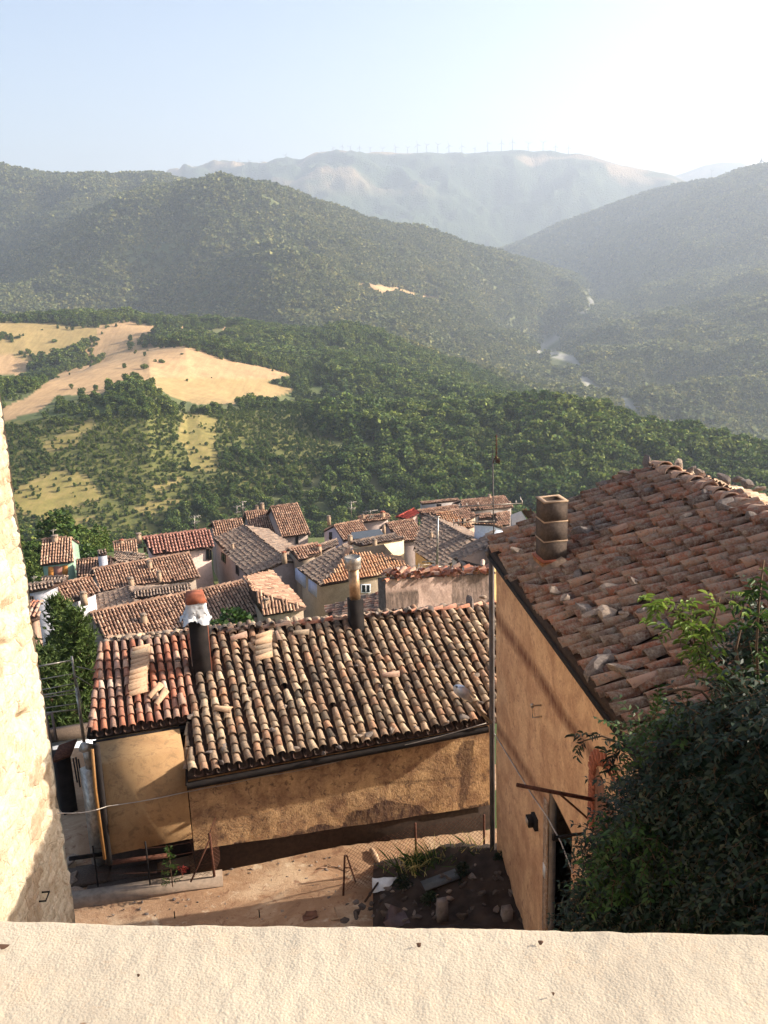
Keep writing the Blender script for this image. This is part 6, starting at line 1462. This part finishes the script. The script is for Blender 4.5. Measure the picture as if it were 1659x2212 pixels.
# ------------------------------------------------------------------ wind turbines
M_TURB=m_plain('turbine_grey',(120,124,134),.6,nscale=.1,var=.1)
tl=[(855,335,16),(517,357,10),(539,358,10),(565,359,9),(618,350,14),(640,352,8),(694,338,10),(720,332,12),(740,330,13),(757,330,12),(777,331,12),(800,334,13),(827,336,14),(881,333,13),(902,331,17),(922,331,16),(946,331,17),(970,333,17),(998,333,16),(1026,333,12),(1054,328,17),(1083,327,17),(1107,326,18),(1141,330,18),(1173,328,18),(1200,329,12),(1228,334,14)]
def turbine(px,py,h,r,lb,grp):
    p=aty(px,py,r*.98); d=ray(px,py); p=d*(r/hypot(d[0],d[1])); H=h*r/F; t=thing('wind_turbine',p,lb,'wind turbine',grp)
    mb=MB(); mb.tube([p-Z*8,p+Z*H],[3.0,2.2],6); mb.build('tower',[M_TURB],t); c=p+Z*H
    mb=MB(); mb.box(c-Z*2,np.array([1,0,0]),np.array([0,1,0]),Z,2.4,5,4.5); mb.build('nacelle',[M_TURB],t)
    a0=random.uniform(0,2.1); b=H*.5
    for k in range(3):
        a=a0+k*2*pi/3; e=c+np.array([cos(a)*b,-6,sin(a)*b]); mb=MB(); mb.tube([c+np.array([0,-6,0]),e],[2.2,.9],4); mb.build('blade',[M_TURB],t)
for (px,py,h) in tl:
    j=np.argmin(np.abs(az-AZ(px))); k=[i for i,c in enumerate(KC) if c][-2]
    turbine(px,py+1,h,KR[k][j],'tiny wind turbine standing in the row along the far mountain crest','wind turbines on the far crest')
turbine(1643,362,12,4450,'wind turbine alone on the crest at the right edge of the picture',None)
turbine(1600,376,11,7600,'pale wind turbine in the saddle left of the rightmost crest, nearer to the edge',None)
turbine(1537,382,11,7600,'pale wind turbine low in the saddle at the right, farther from the edge',None)
# ------------------------------------------------------------------ unseen house added off frame to shade the thicket at right
nb=thing('shade_house',(12,10,GZ),'plastered house beyond the right edge, next to the tall house','house')
mb=MB(); mb.box((13.3,10.2,GZ),np.array([1,0,0.]),np.array([0,1,0.]),Z,2.9,2.6,-GZ-3.55); mb.build('wall',[M_PEACH],nb)
def _q(x,y,z): return np.array([x,y,z])
for (xa,xb) in ((10.1,13.3),(16.5,13.3)):
    P=[_q(xa,7.3,-3.6),_q(xa,13.1,-3.6),_q(xb,13.1,-2.3),_q(xb,7.3,-2.3)]; mb=MB(); N=np.cross(P[1]-P[0],P[3]-P[0]); roof_tiles(mb,P,N,tpl=TPLF); slab(mb,P,N,mi=1); mb.build('roof',[T_MAIN,M_PAN],nb)
# ------------------------------------------------------------------ light, sky, air
SUN_AZ=radians(SUNAZ); SUN_EL=radians(SUNEL)
sd=bpy.data.lights.new('sun','SUN'); sd.energy=SUNS; sd.angle=radians(.6); sd.color=(1,.92,.8); so=bpy.data.objects.new('sun',sd); C.objects.link(so)
dv=Vector((sin(SUN_AZ)*cos(SUN_EL),cos(SUN_AZ)*cos(SUN_EL),sin(SUN_EL))); so.rotation_euler=dv.to_track_quat('Z','Y').to_euler(); so.location=(30,5,30)
w=bpy.data.worlds.new('World'); SC.world=w; w.use_nodes=True; nt=w.node_tree; nt.nodes.clear()
sk=nt.nodes.new('ShaderNodeTexSky'); sk.sky_type='NISHITA'; sk.sun_disc=False; sk.sun_elevation=SUN_EL; sk.sun_rotation=SUN_AZ; sk.altitude=700; sk.air_density=AIR; sk.dust_density=DUST; sk.ozone_density=OZ
bg=nt.nodes.new('ShaderNodeBackground'); bg.inputs[1].default_value=SKYS; ou=nt.nodes.new('ShaderNodeOutputWorld'); nt.links.new(sk.outputs[0],bg.inputs[0]); nt.links.new(bg.outputs[0],ou.inputs[0])
if HAZE>0:
    mb=MB(); zb=float(HZ.min())-2; zt=float(HZ.max())+120; mb.box((0,6150,zb),np.array([1,0,0.]),np.array([0,1,0.]),Z,8200,6700,zt-zb); hz=mb.build('haze',[]) 
    m=bpy.data.materials.new('air'); m.use_nodes=True; n=m.node_tree; n.nodes.clear(); o_=n.nodes.new('ShaderNodeOutputMaterial'); pv=n.nodes.new('ShaderNodeVolumePrincipled'); pv.inputs['Color'].default_value=HCOL; pv.inputs['Density'].default_value=HAZE; pv.inputs['Anisotropy'].default_value=HANI; n.links.new(pv.outputs[0],o_.inputs['Volume']); hz.data.materials.clear(); hz.data.materials.append(m); tag(hz,'thin pale haze filling the valley air','haze',kind='stuff')
vs=SC.view_settings; vs.view_transform='Standard'; vs.look='None'; vs.exposure=EXPO; vs.gamma=1
SC.render.engine='CYCLES'; SC.cycles.max_bounces=6; SC.cycles.volume_bounces=1; SC.cycles.transparent_max_bounces=4
for o in bpy.data.objects:
    for k in ('_o','_pl'):
        if k in o: del o[k]

print('UNLABELLED',[o.name for o in SC.objects if o.parent is None and 'label' not in o and o.type in('MESH','EMPTY')][:80])
